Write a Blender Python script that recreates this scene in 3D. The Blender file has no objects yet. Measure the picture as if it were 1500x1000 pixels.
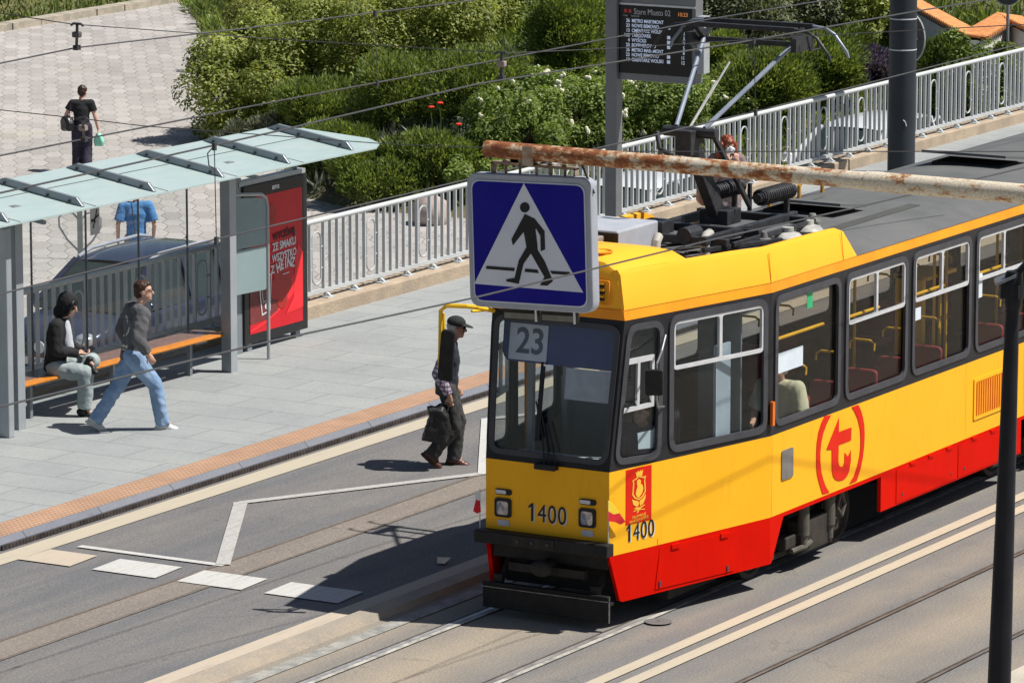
import bpy, bmesh, math, random
import numpy as np
from mathutils import Vector, Matrix, noise
from math import radians as RAD, sin, cos, pi
SC = bpy.context.scene
COL = SC.collection
rng = np.random.default_rng(7)
random.seed(7)

# ------------------------------------------------------------------ camera geometry (also used to turn photo pixels into points)
FPX = 7000.0; TH = math.atan(1260/FPX); AL = math.atan(4150/FPX*math.cos(TH)); CH = 10.8
cR = Vector((sin(AL), -cos(AL), 0)); cFh = Vector((cos(AL), sin(AL), 0)); cZ = Vector((0, 0, 1))
cF = cFh*cos(TH) - cZ*sin(TH); cU = cFh*sin(TH) + cZ*cos(TH); cC = Vector((0, 0, CH))
def ray(x, y): return cR*(x-750) + cU*(500-y) + cF*FPX
def onz(x, y, z=0.0):
    d = ray(x, y); return cC + d*((z-CH)/d.z)
def ony(x, y, Y):
    d = ray(x, y); return cC + d*(Y/d.y)
def onx(x, y, X):
    d = ray(x, y); return cC + d*(X/d.x)

# ------------------------------------------------------------------ materials
def new_mat(name):
    m = bpy.data.materials.new(name); m.use_nodes = True
    nt = m.node_tree; nt.nodes.clear()
    out = nt.nodes.new('ShaderNodeOutputMaterial')
    return m, nt, out
def N(nt, t, **kw):
    n = nt.nodes.new(t)
    for k, v in kw.items():
        if k in n.inputs: n.inputs[k].default_value = v
        else: setattr(n, k, v)
    return n
def L(nt, a, b): nt.links.new(a, b)
def c4(c): return (c[0], c[1], c[2], 1)
def ramp(nt, fac, stops):
    r = N(nt, 'ShaderNodeValToRGB'); L(nt, fac, r.inputs[0])
    el = r.color_ramp.elements
    while len(el) < len(stops): el.new(0.5)
    for e, (p, c) in zip(el, stops): e.position = p; e.color = c4(c)
    return r.outputs[0]
def mixc(nt, fac, a, b, mode='MIX'):
    m = N(nt, 'ShaderNodeMix', data_type='RGBA', blend_type=mode)
    for s, v in ((0, fac), (6, a), (7, b)):
        if hasattr(v, 'is_linked'): L(nt, v, m.inputs[s])
        else: m.inputs[s].default_value = c4(v) if s > 0 else v
    return m.outputs[2]
def math_(nt, op, a, b=None, c=None):
    m = N(nt, 'ShaderNodeMath', operation=op)
    for i, v in enumerate((a, b, c)):
        if v is None: continue
        if hasattr(v, 'is_linked'): L(nt, v, m.inputs[i])
        else: m.inputs[i].default_value = v
    return m.outputs[0]
def noise_(nt, vec, scale, detail=3, rough=.55):
    n = N(nt, 'ShaderNodeTexNoise', Scale=scale, Detail=detail, Roughness=rough)
    if vec is not None: L(nt, vec, n.inputs['Vector'])
    return n.outputs['Fac']
MATS = {}
def mat(name, c1, c2=None, scale=6, rough=.5, metal=0., bump=0., bscale=60, coat=0., spec=.3, lo=.35, hi=.65, streak=None):
    if name in MATS: return MATS[name]
    m, nt, out = new_mat(name)
    p = N(nt, 'ShaderNodeBsdfPrincipled', Roughness=rough, Metallic=metal)
    p.inputs['Specular IOR Level'].default_value = spec
    p.inputs['Coat Weight'].default_value = coat
    tc = N(nt, 'ShaderNodeTexCoord').outputs['Object']
    if c2 is None: c2 = tuple(x*.82 for x in c1)
    col = ramp(nt, noise_(nt, tc, scale, 5, .6), [(lo, c1), (hi, c2)])
    if streak:
        mp = N(nt, 'ShaderNodeMapping'); L(nt, tc, mp.inputs[0]); mp.inputs['Scale'].default_value = (7, 7, .8)
        f = ramp(nt, noise_(nt, mp.outputs[0], 3, 4, .7), [(.55, (0, 0, 0)), (.8, (.55, .55, .55))])
        col = mixc(nt, f, col, streak)
    L(nt, col, p.inputs['Base Color'])
    rr = N(nt, 'ShaderNodeMapRange'); L(nt, noise_(nt, tc, scale*2.3, 3), rr.inputs[0])
    rr.inputs[3].default_value = max(0, rough-.12); rr.inputs[4].default_value = min(1, rough+.12)
    L(nt, rr.outputs[0], p.inputs['Roughness'])
    if bump:
        b = N(nt, 'ShaderNodeBump', Strength=bump, Distance=.02)
        L(nt, noise_(nt, tc, bscale, 4), b.inputs['Height']); L(nt, b.outputs[0], p.inputs['Normal'])
    L(nt, p.outputs[0], out.inputs[0]); MATS[name] = m
    return m
def glass(name, tint, refl=1.0, rough=.02, dirt=.0, dirtc=(.6, .62, .6)):
    if name in MATS: return MATS[name]
    m, nt, out = new_mat(name)
    t = N(nt, 'ShaderNodeBsdfTransparent', Color=c4(tint)); g = N(nt, 'ShaderNodeBsdfGlossy', Roughness=rough)
    lw = N(nt, 'ShaderNodeLayerWeight', Blend=.5)
    fr = math_(nt, 'ADD', math_(nt, 'MULTIPLY', math_(nt, 'POWER', lw.outputs['Facing'], 5.), .96), .045)
    mx = N(nt, 'ShaderNodeMixShader'); L(nt, math_(nt, 'MULTIPLY', fr, refl), mx.inputs[0])
    L(nt, t.outputs[0], mx.inputs[1]); L(nt, g.outputs[0], mx.inputs[2]); res = mx.outputs[0]
    if dirt:
        d = N(nt, 'ShaderNodeBsdfDiffuse', Color=c4(dirtc)); tc = N(nt, 'ShaderNodeTexCoord').outputs['Object']
        mr = N(nt, 'ShaderNodeMapRange'); L(nt, noise_(nt, tc, 2.5, 5, .7), mr.inputs[0])
        mr.inputs[1].default_value = .35; mr.inputs[2].default_value = .75; mr.inputs[3].default_value = dirt*.4; mr.inputs[4].default_value = dirt*1.6
        m2 = N(nt, 'ShaderNodeMixShader'); L(nt, mr.outputs[0], m2.inputs[0]); L(nt, res, m2.inputs[1]); L(nt, d.outputs[0], m2.inputs[2]); res = m2.outputs[0]
    L(nt, res, out.inputs[0]); MATS[name] = m
    return m
def leafmat(name, stops, trans=.25, rough=.55):
    m, nt, out = new_mat(name)
    g = N(nt, 'ShaderNodeNewGeometry').outputs['Random Per Island']
    col = ramp(nt, g, stops)
    tc = N(nt, 'ShaderNodeTexCoord').outputs['Object']
    col = mixc(nt, ramp(nt, noise_(nt, tc, 1.3, 3), [(.4, (0, 0, 0)), (.62, (.6, .6, .6))]), col, tuple(x*.5 for x in stops[0][1]))
    p = N(nt, 'ShaderNodeBsdfPrincipled', Roughness=rough); p.inputs['Specular IOR Level'].default_value = .35
    L(nt, col, p.inputs['Base Color'])
    t = N(nt, 'ShaderNodeBsdfTranslucent'); L(nt, mixc(nt, 1, col, (1.3, 1.3, .6), 'MULTIPLY'), t.inputs[0])
    mx = N(nt, 'ShaderNodeMixShader'); mx.inputs[0].default_value = trans
    L(nt, p.outputs[0], mx.inputs[1]); L(nt, t.outputs[0], mx.inputs[2]); L(nt, mx.outputs[0], out.inputs[0])
    return m
def emit(name, col, s):
    if name in MATS: return MATS[name]
    m, nt, out = new_mat(name)
    p = N(nt, 'ShaderNodeBsdfPrincipled', Roughness=.4); p.inputs['Base Color'].default_value = c4(col)
    p.inputs['Emission Color'].default_value = c4(col); p.inputs['Emission Strength'].default_value = s
    L(nt, p.outputs[0], out.inputs[0]); MATS[name] = m
    return m

# ------------------------------------------------------------------ object helpers
def tag(o, label=None, cat=None, group=None, kind=None):
    if label: o['label'] = label
    if cat: o['category'] = cat
    if group: o['group'] = group
    if kind: o['kind'] = kind
    return o
def empty(name, loc=(0, 0, 0), rz=0., label=None, cat=None, group=None):
    o = bpy.data.objects.new(name, None); COL.objects.link(o); o.location = loc; o.rotation_euler = (0, 0, rz)
    o.empty_display_size = .2
    return tag(o, label, cat, group)
def link(name, me, m=None, parent=None, loc=None):
    o = bpy.data.objects.new(name, me); COL.objects.link(o)
    if m is not None:
        if len(me.materials): me.materials.clear()
        for k in (m if isinstance(m, (list, tuple)) else [m]): me.materials.append(k)
    if parent is not None: o.parent = parent
    if loc is not None: o.location = loc
    return o
def copy_tree(o, parent=None):
    c = o.copy(); COL.objects.link(c)
    if parent is not None: c.parent = parent
    for ch in list(o.children): copy_tree(ch, c)
    return c

class G:
    """collects simple solids and links them as one mesh"""
    def __init__(s): s.v = []; s.f = []; s.mi = []; s.cur = 0
    def add(s, vs, fs):
        b = len(s.v); s.v += [tuple(v) for v in vs]; s.f += [tuple(i+b for i in f) for f in fs]; s.mi += [s.cur]*len(fs); return s
    def box(s, a, b):
        x0, y0, z0 = a; x1, y1, z1 = b
        return s.add([(x0,y0,z0),(x1,y0,z0),(x1,y1,z0),(x0,y1,z0),(x0,y0,z1),(x1,y0,z1),(x1,y1,z1),(x0,y1,z1)],
                     [(0,3,2,1),(4,5,6,7),(0,1,5,4),(1,2,6,5),(2,3,7,6),(3,0,4,7)])
    def bar(s, p, q, w, h, up=(0, 0, 1)):
        p, q = Vector(p), Vector(q); d = (q-p).normalized(); up = Vector(up)
        if abs(d.dot(up)) > .98: up = Vector((1, 0, 0))
        r = d.cross(up).normalized(); u = r.cross(d).normalized()
        vs = [e + r*(i*w/2) + u*(j*h/2) for e in (p, q) for i, j in ((-1,-1),(1,-1),(1,1),(-1,1))]
        return s.add(vs, [(0,1,2,3),(7,6,5,4),(0,4,5,1),(1,5,6,2),(2,6,7,3),(3,7,4,0)])
    def tube(s, pts, r, n=8, closed=False):
        pts = [Vector(p) for p in pts]; m = len(pts); rs = r if isinstance(r, (list, tuple)) else [r]*m
        prev = None; vs = []
        for i, p in enumerate(pts):
            if closed: t = (pts[(i+1) % m]-pts[i-1]).normalized()
            else: t = (pts[min(i+1, m-1)]-pts[max(i-1, 0)]).normalized()
            if prev is None:
                a = Vector((0, 0, 1)) if abs(t.z) < .9 else Vector((1, 0, 0)); prev = t.cross(a).normalized()
            u = (prev - t*prev.dot(t)).normalized(); prev = u; w = t.cross(u)
            vs += [p + (u*cos(2*pi*k/n) + w*sin(2*pi*k/n))*rs[i] for k in range(n)]
        fs = []
        for i in range(m if closed else m-1):
            j = (i+1) % m
            for k in range(n): fs.append((i*n+k, i*n+(k+1) % n, j*n+(k+1) % n, j*n+k))
        if not closed: fs += [tuple(range(n-1, -1, -1)), tuple(range((m-1)*n, m*n))]
        return s.add(vs, fs)
    def cyl(s, p, q, r0, r1=None, n=16): return s.tube([p, q], [r0, r0 if r1 is None else r1], n)
    def lathe(s, c, prof, n=16, axis='z'):
        c = Vector(c); vs = []; m = len(prof)
        for r, h in prof:
            for k in range(n):
                a = 2*pi*k/n
                v = {'z': (r*cos(a), r*sin(a), h), 'y': (r*cos(a), h, r*sin(a)), 'x': (h, r*cos(a), r*sin(a))}[axis]
                vs.append(c+Vector(v))
        fs = [(i*n+k, i*n+(k+1) % n, (i+1)*n+(k+1) % n, (i+1)*n+k) for i in range(m-1) for k in range(n)]
        fs += [tuple(range(n-1, -1, -1)), tuple(range((m-1)*n, m*n))]
        return s.add(vs, fs)
    def prism(s, poly, o, U, V, W):
        """polygon (u,v) placed with frame o,U,V, pushed along W"""
        o, U, V, W = map(Vector, (o, U, V, W)); n = len(poly)
        vs = [o+U*a+V*b for a, b in poly] + [o+U*a+V*b+W for a, b in poly]
        return s.add(vs, [tuple(range(n-1, -1, -1)), tuple(range(n, 2*n))] + [(i, (i+1) % n, n+(i+1) % n, n+i) for i in range(n)])
    def quad(s, *p): return s.add(p, [tuple(range(len(p)))])
    def sph(s, c, r, nu=12, nv=8, M=None):
        c = Vector(c); r = (r, r, r) if not hasattr(r, '__len__') else r; vs = []; fs = []
        for j in range(nv+1):
            b = -pi/2+pi*j/nv
            for i in range(nu):
                a = 2*pi*i/nu; q = Vector((r[0]*cos(a)*cos(b), r[1]*sin(a)*cos(b), r[2]*sin(b)))
                vs.append(c+(M @ q if M is not None else q))
        for j in range(nv):
            for i in range(nu): fs.append((j*nu+i, j*nu+(i+1) % nu, (j+1)*nu+(i+1) % nu, (j+1)*nu+i))
        return s.add(vs, fs)
    def mesh(s, name, smooth=False, recalc=True):
        me = bpy.data.meshes.new(name); me.from_pydata(s.v, [], s.f)
        bm = bmesh.new(); bm.from_mesh(me)
        for f, i in zip(bm.faces, s.mi): f.material_index = i
        bmesh.ops.remove_doubles(bm, verts=bm.verts, dist=1e-6)
        if recalc: bmesh.ops.recalc_face_normals(bm, faces=bm.faces)
        bm.to_mesh(me); bm.free()
        if smooth: sm_angle(me)
        return me
    def build(s, name, m, parent=None, smooth=False, bevel=0., loc=None):
        o = link(name, s.mesh(name, smooth), m, parent, loc)
        if bevel:
            b = o.modifiers.new('bev', 'BEVEL'); b.width = bevel; b.segments = 2; b.limit_method = 'ANGLE'; b.angle_limit = RAD(40)
        return o
def sm_angle(me, ang=40):
    for p in me.polygons: p.use_smooth = True
    bm = bmesh.new(); bm.from_mesh(me)
    for e in bm.edges:
        if len(e.link_faces) == 2 and e.calc_face_angle(0) > RAD(ang): e.smooth = False
    bm.to_mesh(me); bm.free()

def roundpoly(pts, r, n=5):
    out = []; m = len(pts)
    for i in range(m):
        p = Vector(pts[i]).to_2d(); a = Vector(pts[i-1]).to_2d(); b = Vector(pts[(i+1) % m]).to_2d()
        da = (a-p); db = (b-p); rr = min(r, da.length*.45, db.length*.45)
        A = p+da.normalized()*rr; B = p+db.normalized()*rr
        for k in range(n+1):
            t = k/n; q = A*(1-t)**2 + p*2*t*(1-t) + B*t*t; out.append((q.x, q.y))
    return out
def rrect(x0, y0, x1, y1, r=.05, n=4): return roundpoly([(x0, y0), (x1, y0), (x1, y1), (x0, y1)], r, n)
def curve_mesh(loops, thick, bevel=0.):
    cu = bpy.data.curves.new('tmp', 'CURVE'); cu.dimensions = '2D'; cu.fill_mode = 'BOTH'; cu.extrude = thick/2; cu.bevel_depth = bevel; cu.bevel_resolution = 1
    for lp in loops:
        sp = cu.splines.new('POLY'); sp.points.add(len(lp)-1)
        for q, (x, y) in zip(sp.points, lp): q.co = (x, y, 0, 1)
        sp.use_cyclic_u = True
    o = bpy.data.objects.new('tmp', cu); me = bpy.data.meshes.new_from_object(o)
    bpy.data.objects.remove(o); bpy.data.curves.remove(cu)
    return me
def frame(o, U, V):
    U = Vector(U).normalized(); V = Vector(V); V = (V-U*V.dot(U)).normalized(); W = U.cross(V)
    M = Matrix((U, V, W)).transposed().to_4x4(); M.translation = Vector(o); return M
def plate(name, loops, thick, M, m, parent=None, depth=0., bevel=0.):
    """flat plate with holes; its outer face (along +W of the frame) sits at depth"""
    me = curve_mesh(loops, thick, bevel); me.transform(M @ Matrix.Translation((0, 0, depth-thick/2)))
    me.name = name
    return link(name, me, m, parent)
def text_mesh(body, size, thick=.003, align='CENTER', sx=1., sy=1., bold=0., spacing=1.):
    cu = bpy.data.curves.new('tmp', 'FONT'); cu.body = body; cu.size = size; cu.extrude = thick/2; cu.align_x = align; cu.align_y = 'CENTER'
    cu.offset = bold; cu.space_character = spacing
    o = bpy.data.objects.new('tmp', cu); me = bpy.data.meshes.new_from_object(o)
    bpy.data.objects.remove(o); bpy.data.curves.remove(cu)
    me.transform(Matrix.Diagonal((sx, sy, 1, 1)))
    return me
def text(name, body, size, M, m, parent=None, depth=.004, **kw):
    me = text_mesh(body, size, **kw); me.transform(M @ Matrix.Translation((0, 0, depth)))
    return link(name, me, m, parent)
def join_meshes(name, meshes):
    bm = bmesh.new()
    for me in meshes: bm.from_mesh(me)
    me = bpy.data.meshes.new(name); bm.to_mesh(me); bm.free(); return me
def sheet(name, pts, z, m, kind='structure', **kw):
    g = G(); g.quad(*[(p[0], p[1], z) for p in pts]); o = g.build(name, m)
    tag(o, kind=kind, **kw); return o
# ------------------------------------------------------------------ surface materials of the setting
def asphalt(name, c, dust, dustamt=.5, grain=.35, bands=()):
    m, nt, out = new_mat(name)
    tc = N(nt, 'ShaderNodeTexCoord').outputs['Object']
    mp = N(nt, 'ShaderNodeMapping'); L(nt, tc, mp.inputs[0]); mp.inputs['Scale'].default_value = (.12, 1.1, 1)
    big = ramp(nt, noise_(nt, mp.outputs[0], 1.6, 5, .6), [(.35, (0, 0, 0)), (.7, (1, 1, 1))])
    col = mixc(nt, math_(nt, 'MULTIPLY', big, dustamt), c, dust)
    if bands:
        sy = N(nt, 'ShaderNodeSeparateXYZ'); L(nt, tc, sy.inputs[0]); acc = None
        yy = math_(nt, 'ADD', sy.outputs[1], math_(nt, 'MULTIPLY', math_(nt, 'SUBTRACT', noise_(nt, tc, 1.1, 4), .5), .5))
        for yc, hw_, am in bands:
            b_ = math_(nt, 'MULTIPLY', math_(nt, 'MAXIMUM', math_(nt, 'SUBTRACT', 1., math_(nt, 'DIVIDE', math_(nt, 'ABSOLUTE', math_(nt, 'SUBTRACT', yy, yc)), hw_)), 0.), am)
            acc = b_ if acc is None else math_(nt, 'MAXIMUM', acc, b_)
        acc = math_(nt, 'MINIMUM', math_(nt, 'MULTIPLY', acc, math_(nt, 'ADD', .55, math_(nt, 'MULTIPLY', noise_(nt, mp.outputs[0], 2.3, 4), .9))), 1.)
        col = mixc(nt, math_(nt, 'MULTIPLY', acc, .8), col, (.36, .30, .225))
    dn = N(nt, 'ShaderNodeTexNoise', Scale=1.6, Detail=4); L(nt, tc, dn.inputs['Vector'])
    dv = N(nt, 'ShaderNodeVectorMath', operation='MULTIPLY_ADD'); L(nt, dn.outputs['Color'], dv.inputs[0]); dv.inputs[1].default_value = (1.1, 1.1, 0); L(nt, tc, dv.inputs[2])
    vo = N(nt, 'ShaderNodeTexVoronoi', feature='DISTANCE_TO_EDGE', Scale=.42); L(nt, dv.outputs[0], vo.inputs['Vector'])
    ck = math_(nt, 'MULTIPLY', math_(nt, 'LESS_THAN', vo.outputs['Distance'], .005), math_(nt, 'GREATER_THAN', noise_(nt, tc, .45, 2), .52))
    col = mixc(nt, math_(nt, 'MULTIPLY', ck, .2), col, (.06, .055, .05))
    blot = ramp(nt, noise_(nt, tc, .9, 6, .65), [(.3, (.86, .86, .87)), (.6, (1, 1, 1))])
    col = mixc(nt, .8, col, blot, 'MULTIPLY')
    gr = ramp(nt, noise_(nt, tc, 42, 3, .8), [(.3, (1-grain,)*3), (.55, (1, 1, 1)), (.72, (1+grain*1.2,)*3)])
    col = mixc(nt, 1, col, gr, 'MULTIPLY')
    spots = ramp(nt, noise_(nt, tc, 5.5, 2, .5), [(.24, (.62, .62, .62)), (.29, (1, 1, 1))])
    col = mixc(nt, .7, col, spots, 'MULTIPLY')
    p = N(nt, 'ShaderNodeBsdfPrincipled', Roughness=.85); p.inputs['Specular IOR Level'].default_value = .3
    L(nt, col, p.inputs['Base Color'])
    b = N(nt, 'ShaderNodeBump', Strength=.35, Distance=.01); L(nt, noise_(nt, tc, 45, 3), b.inputs['Height']); L(nt, b.outputs[0], p.inputs['Normal'])
    L(nt, p.outputs[0], out.inputs[0]); return m
def paint(name, c, c2, wear=.45):
    m, nt, out = new_mat(name)
    tc = N(nt, 'ShaderNodeTexCoord').outputs['Object']
    w = ramp(nt, noise_(nt, tc, 34, 6, .8), [(wear-.2, (0, 0, 0)), (wear+.04, (1, 1, 1))])
    mp = N(nt, 'ShaderNodeMapping'); L(nt, tc, mp.inputs[0]); mp.inputs['Scale'].default_value = (.5, 9, 1)
    w2 = ramp(nt, noise_(nt, mp.outputs[0], 3, 4, .6), [(.30, (.2, .2, .2)), (.48, (1, 1, 1))])
    col = mixc(nt, math_(nt, 'MULTIPLY', w, w2), c2, c)
    p = N(nt, 'ShaderNodeBsdfPrincipled', Roughness=.75); L(nt, col, p.inputs['Base Color']); L(nt, p.outputs[0], out.inputs[0]); return m
def slabs(name, c1, c2, joint, bw, bh, rot, mortar=.012):
    m, nt, out = new_mat(name)
    tc = N(nt, 'ShaderNodeTexCoord').outputs['Object']
    mp = N(nt, 'ShaderNodeMapping'); L(nt, tc, mp.inputs[0]); mp.inputs['Rotation'].default_value = (0, 0, rot)
    br = N(nt, 'ShaderNodeTexBrick'); br.offset = .5
    for k, v in (('Scale', 1.), ('Mortar Size', mortar), ('Mortar Smooth', .3), ('Bias', 0.), ('Brick Width', bw), ('Row Height', bh)): br.inputs[k].default_value = v
    br.inputs['Color1'].default_value = c4(c1); br.inputs['Color2'].default_value = c4(c2); br.inputs['Mortar'].default_value = c4(joint)
    L(nt, mp.outputs[0], br.inputs['Vector'])
    st = ramp(nt, noise_(nt, tc, .8, 6, .65), [(.3, (.84, .85, .86)), (.55, (1, 1, 1)), (.75, (1.1, 1.08, 1.04))])
    col = mixc(nt, 1, br.outputs[0], st, 'MULTIPLY')
    gr = ramp(nt, noise_(nt, tc, 38, 3, .75), [(.3, (.86,)*3), (.7, (1.1,)*3)])
    col = mixc(nt, 1, col, gr, 'MULTIPLY')
    sp = ramp(nt, noise_(nt, tc, 3.5, 3, .6), [(.25, (.72,)*3), (.32, (1, 1, 1))]); col = mixc(nt, .6, col, sp, 'MULTIPLY')
    p = N(nt, 'ShaderNodeBsdfPrincipled', Roughness=.8); p.inputs['Specular IOR Level'].default_value = .3
    L(nt, col, p.inputs['Base Color']); L(nt, p.outputs[0], out.inputs[0]); return m
def hexpave(name, size, rot):
    m, nt, out = new_mat(name)
    tc = N(nt, 'ShaderNodeTexCoord').outputs['Object']
    m0 = N(nt, 'ShaderNodeMapping'); L(nt, tc, m0.inputs[0]); m0.inputs['Rotation'].default_value = (0, 0, rot)
    mp = N(nt, 'ShaderNodeMapping'); L(nt, m0.outputs[0], mp.inputs[0]); mp.inputs['Scale'].default_value = (1/(size*2.3), 1/size, 1)
    nz = N(nt, 'ShaderNodeTexNoise', Scale=2.2, Detail=2); L(nt, mp.outputs[0], nz.inputs['Vector'])
    P0 = N(nt, 'ShaderNodeVectorMath', operation='MULTIPLY_ADD'); L(nt, nz.outputs['Color'], P0.inputs[0]); P0.inputs[1].default_value = (.22, .22, 0); L(nt, mp.outputs[0], P0.inputs[2])
    s3 = 3**.5
    def vm(op, a, b=None):
        v = N(nt, 'ShaderNodeVectorMath', operation=op)
        for i, x in enumerate((a, b)):
            if x is None: continue
            if hasattr(x, 'is_linked'): L(nt, x, v.inputs[i])
            else: v.inputs[i].default_value = x
        return v
    flat = vm('MULTIPLY', P0.outputs[0], (1, 1, 0)).outputs[0]
    def cell(off):
        q = vm('SUBTRACT', flat, off).outputs[0]
        d = vm('DIVIDE', q, (1, s3, 1)).outputs[0]; fl = vm('FLOOR', d).outputs[0]
        base = vm('MULTIPLY', fl, (1, s3, 1)).outputs[0]
        ctr = vm('ADD', vm('ADD', base, (.5, s3/2, 0)).outputs[0], off).outputs[0]
        return vm('SUBTRACT', flat, ctr).outputs[0], ctr
    a, ca = cell((0, 0, 0)); b, cb = cell((.5, s3/2, 0))
    la = vm('LENGTH', a).outputs['Value']; lb = vm('LENGTH', b).outputs['Value']
    use = math_(nt, 'LESS_THAN', la, lb)
    def vmix(x, y):
        k = N(nt, 'ShaderNodeMix', data_type='VECTOR'); L(nt, use, k.inputs[0]); L(nt, x, k.inputs[4]); L(nt, y, k.inputs[5]); return k.outputs[1]
    gv = vmix(b, a); cid = vmix(cb, ca)
    ab = vm('ABSOLUTE', gv).outputs[0]; sx = N(nt, 'ShaderNodeSeparateXYZ'); L(nt, ab, sx.inputs[0])
    dd = math_(nt, 'MAXIMUM', sx.outputs[0], math_(nt, 'ADD', math_(nt, 'MULTIPLY', sx.outputs[0], .5), math_(nt, 'MULTIPLY', sx.outputs[1], s3/2)))
    edge = ramp(nt, dd, [(.44, (0, 0, 0)), (.485, (1, 1, 1))])
    wn = N(nt, 'ShaderNodeTexWhiteNoise', noise_dimensions='3D'); L(nt, cid, wn.inputs['Vector'])
    tone = ramp(nt, wn.outputs['Value'], [(0, (.345, .322, .305)), (.5, (.39, .366, .348)), (1, (.435, .41, .39))])
    st = ramp(nt, noise_(nt, tc, .35, 6, .65), [(.3, (.82, .84, .84)), (.6, (1, 1, 1)), (.8, (1.12, 1.1, 1.06))])
    col = mixc(nt, 1, tone, st, 'MULTIPLY')
    gr = ramp(nt, noise_(nt, tc, 16, 4, .75), [(.3, (.82,)*3), (.7, (1.12,)*3)]); col = mixc(nt, 1, col, gr, 'MULTIPLY')
    wob = ramp(nt, noise_(nt, tc, 1.7, 3), [(.35, (.25,)*3), (.6, (1, 1, 1))])
    col = mixc(nt, math_(nt, 'MULTIPLY', edge, math_(nt, 'MULTIPLY', wob, .38)), col, (.16, .145, .13))
    moss = ramp(nt, noise_(nt, tc, .18, 4, .6), [(.6, (0, 0, 0)), (.75, (.5, .5, .5))]); col = mixc(nt, moss, col, (.30, .31, .17))
    p = N(nt, 'ShaderNodeBsdfPrincipled', Roughness=.85); p.inputs['Specular IOR Level'].default_value = .25
    L(nt, col, p.inputs['Base Color'])
    bm_ = N(nt, 'ShaderNodeBump', Strength=.6, Distance=.02, invert=True); L(nt, edge, bm_.inputs['Height']); L(nt, bm_.outputs[0], p.inputs['Normal'])
    L(nt, p.outputs[0], out.inputs[0]); return m
def dots(name, c1, c2, pitch):
    m, nt, out = new_mat(name)
    tc = N(nt, 'ShaderNodeTexCoord').outputs['Object']
    sp = N(nt, 'ShaderNodeSeparateXYZ'); L(nt, tc, sp.inputs[0])
    def wv(o): return math_(nt, 'ABSOLUTE', math_(nt, 'SUBTRACT', math_(nt, 'FRACT', math_(nt, 'DIVIDE', o, pitch)), .5))
    d = math_(nt, 'ADD', wv(sp.outputs[0]), wv(sp.outputs[1]))
    k = ramp(nt, d, [(.22, (1, 1, 1)), (.5, (0, 0, 0))])
    col = mixc(nt, k, c2, c1)
    st = ramp(nt, noise_(nt, tc, 2.2, 5, .65), [(.3, (.8,)*3), (.6, (1, 1, 1)), (.8, (1.15, 1.15, 1.2))]); col = mixc(nt, 1, col, st, 'MULTIPLY')
    p = N(nt, 'ShaderNodeBsdfPrincipled', Roughness=.8); L(nt, col, p.inputs['Base Color'])
    b = N(nt, 'ShaderNodeBump', Strength=.6, Distance=.01); L(nt, k, b.inputs['Height']); L(nt, b.outputs[0], p.inputs['Normal'])
    L(nt, p.outputs[0], out.inputs[0]); return m

A_bus = asphalt('asphalt_bus_lane', (.138, .14, .148), (.235, .215, .195), .75)
A_grey = asphalt('asphalt_grey', (.165, .163, .163), (.218, .208, .195), .6, bands=[(22.45, .95, 1.1), (23.5, .5, .9), (21.2, .25, .35), (18.85, .75, .75), (19.95, .3, .35), (17.7, .4, .6)])
A_track = asphalt('asphalt_track', (.26, .225, .18), (.42, .345, .25), .8)
A_brown = asphalt('asphalt_patch', (.205, .178, .158), (.28, .24, .20), .6)
P_cream = paint('paint_cream', (.44, .39, .30), (.36, .32, .26), .42)
P_white = paint('paint_white', (.50, .495, .48), (.33, .32, .305), .46)
P_worn = paint('paint_worn', (.44, .43, .415), (.27, .26, .25), .52)
P_tan = paint('paint_tan', (.46, .39, .31), (.35, .30, .24), .42)
M_plat = slabs('platform_slabs', (.282, .298, .302), (.312, .326, .326), (.17, .18, .185), 1.25, .62, RAD(90), .008)
M_kerb = slabs('kerb_stone', (.16, .17, .205), (.18, .188, .22), (.09, .09, .11), 1.35, 3., 0, .012)
M_tact = dots('tactile_paving', (.50, .31, .20), (.35, .21, .135), .07)
M_hex = hexpave('hexagonal_pavers', .34, RAD(-36))
M_steel = mat('rail_steel', (.24, .235, .24), (.42, .41, .41), 9, .4, .25)
M_groove = mat('groove_dirt', (.045, .038, .032), (.09, .075, .06), 8, .9)
M_rust = mat('rusty_iron', (.10, .055, .032), (.17, .10, .06), 12, .8)
M_tan = mat('tan_stone', (.44, .35, .255), (.33, .265, .20), 3, .85, bump=.5, bscale=30, streak=(.24, .19, .14))
M_conc = mat('rough_concrete', (.48, .46, .41), (.24, .23, .21), 7, .9, bump=.7, bscale=25)
M_soil = mat('soil', (.085, .085, .04), (.14, .125, .07), 1.2, .95, bump=.8, bscale=8)

# ------------------------------------------------------------------ ground, street, tracks, platform
g = G(); g.quad((-600, -600, -2.6), (1500, -600, -2.6), (1500, 1500, -2.6), (-600, 1500, -2.6))
tag(g.build('ground', mat('ground_far', (.20, .19, .16), (.12, .14, .08), .05, .9)), kind='structure')
g = G(); g.box((-60, -30, -2.5), (150, 33.5, -.05))
tag(g.build('viaduct', M_conc), kind='structure')
XA, XB = -60, 150
sheet('road', [(XA, 17.5), (XB, 17.5), (XB, 29.4), (XA, 29.4)], 0.0, A_grey)
sheet('bus_lane', [(XA, 24.0), (XB, 24.0), (XB, 28.9), (XA, 28.9)], .004, A_bus)
if 0: sheet('tram_track_bed', [(XA, 20.98), (XB, 20.98), (XB, 23.72), (XA, 23.72)], .004, A_track)
if 0: sheet('track_bed_grey', [(39.2, 20.6), (XB, 20.6), (XB, 21.40), (39.2, 21.40)], .008, A_grey)
if 0: sheet('second_track_bed', [(XA, 18.2), (XB, 18.2), (XB, 18.95), (XA, 18.95)], .004, A_track)
sheet('road_patch', [(XA, 25.93), (XB, 25.93), (XB, 26.33), (XA, 26.33)], .008, A_brown)
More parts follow.
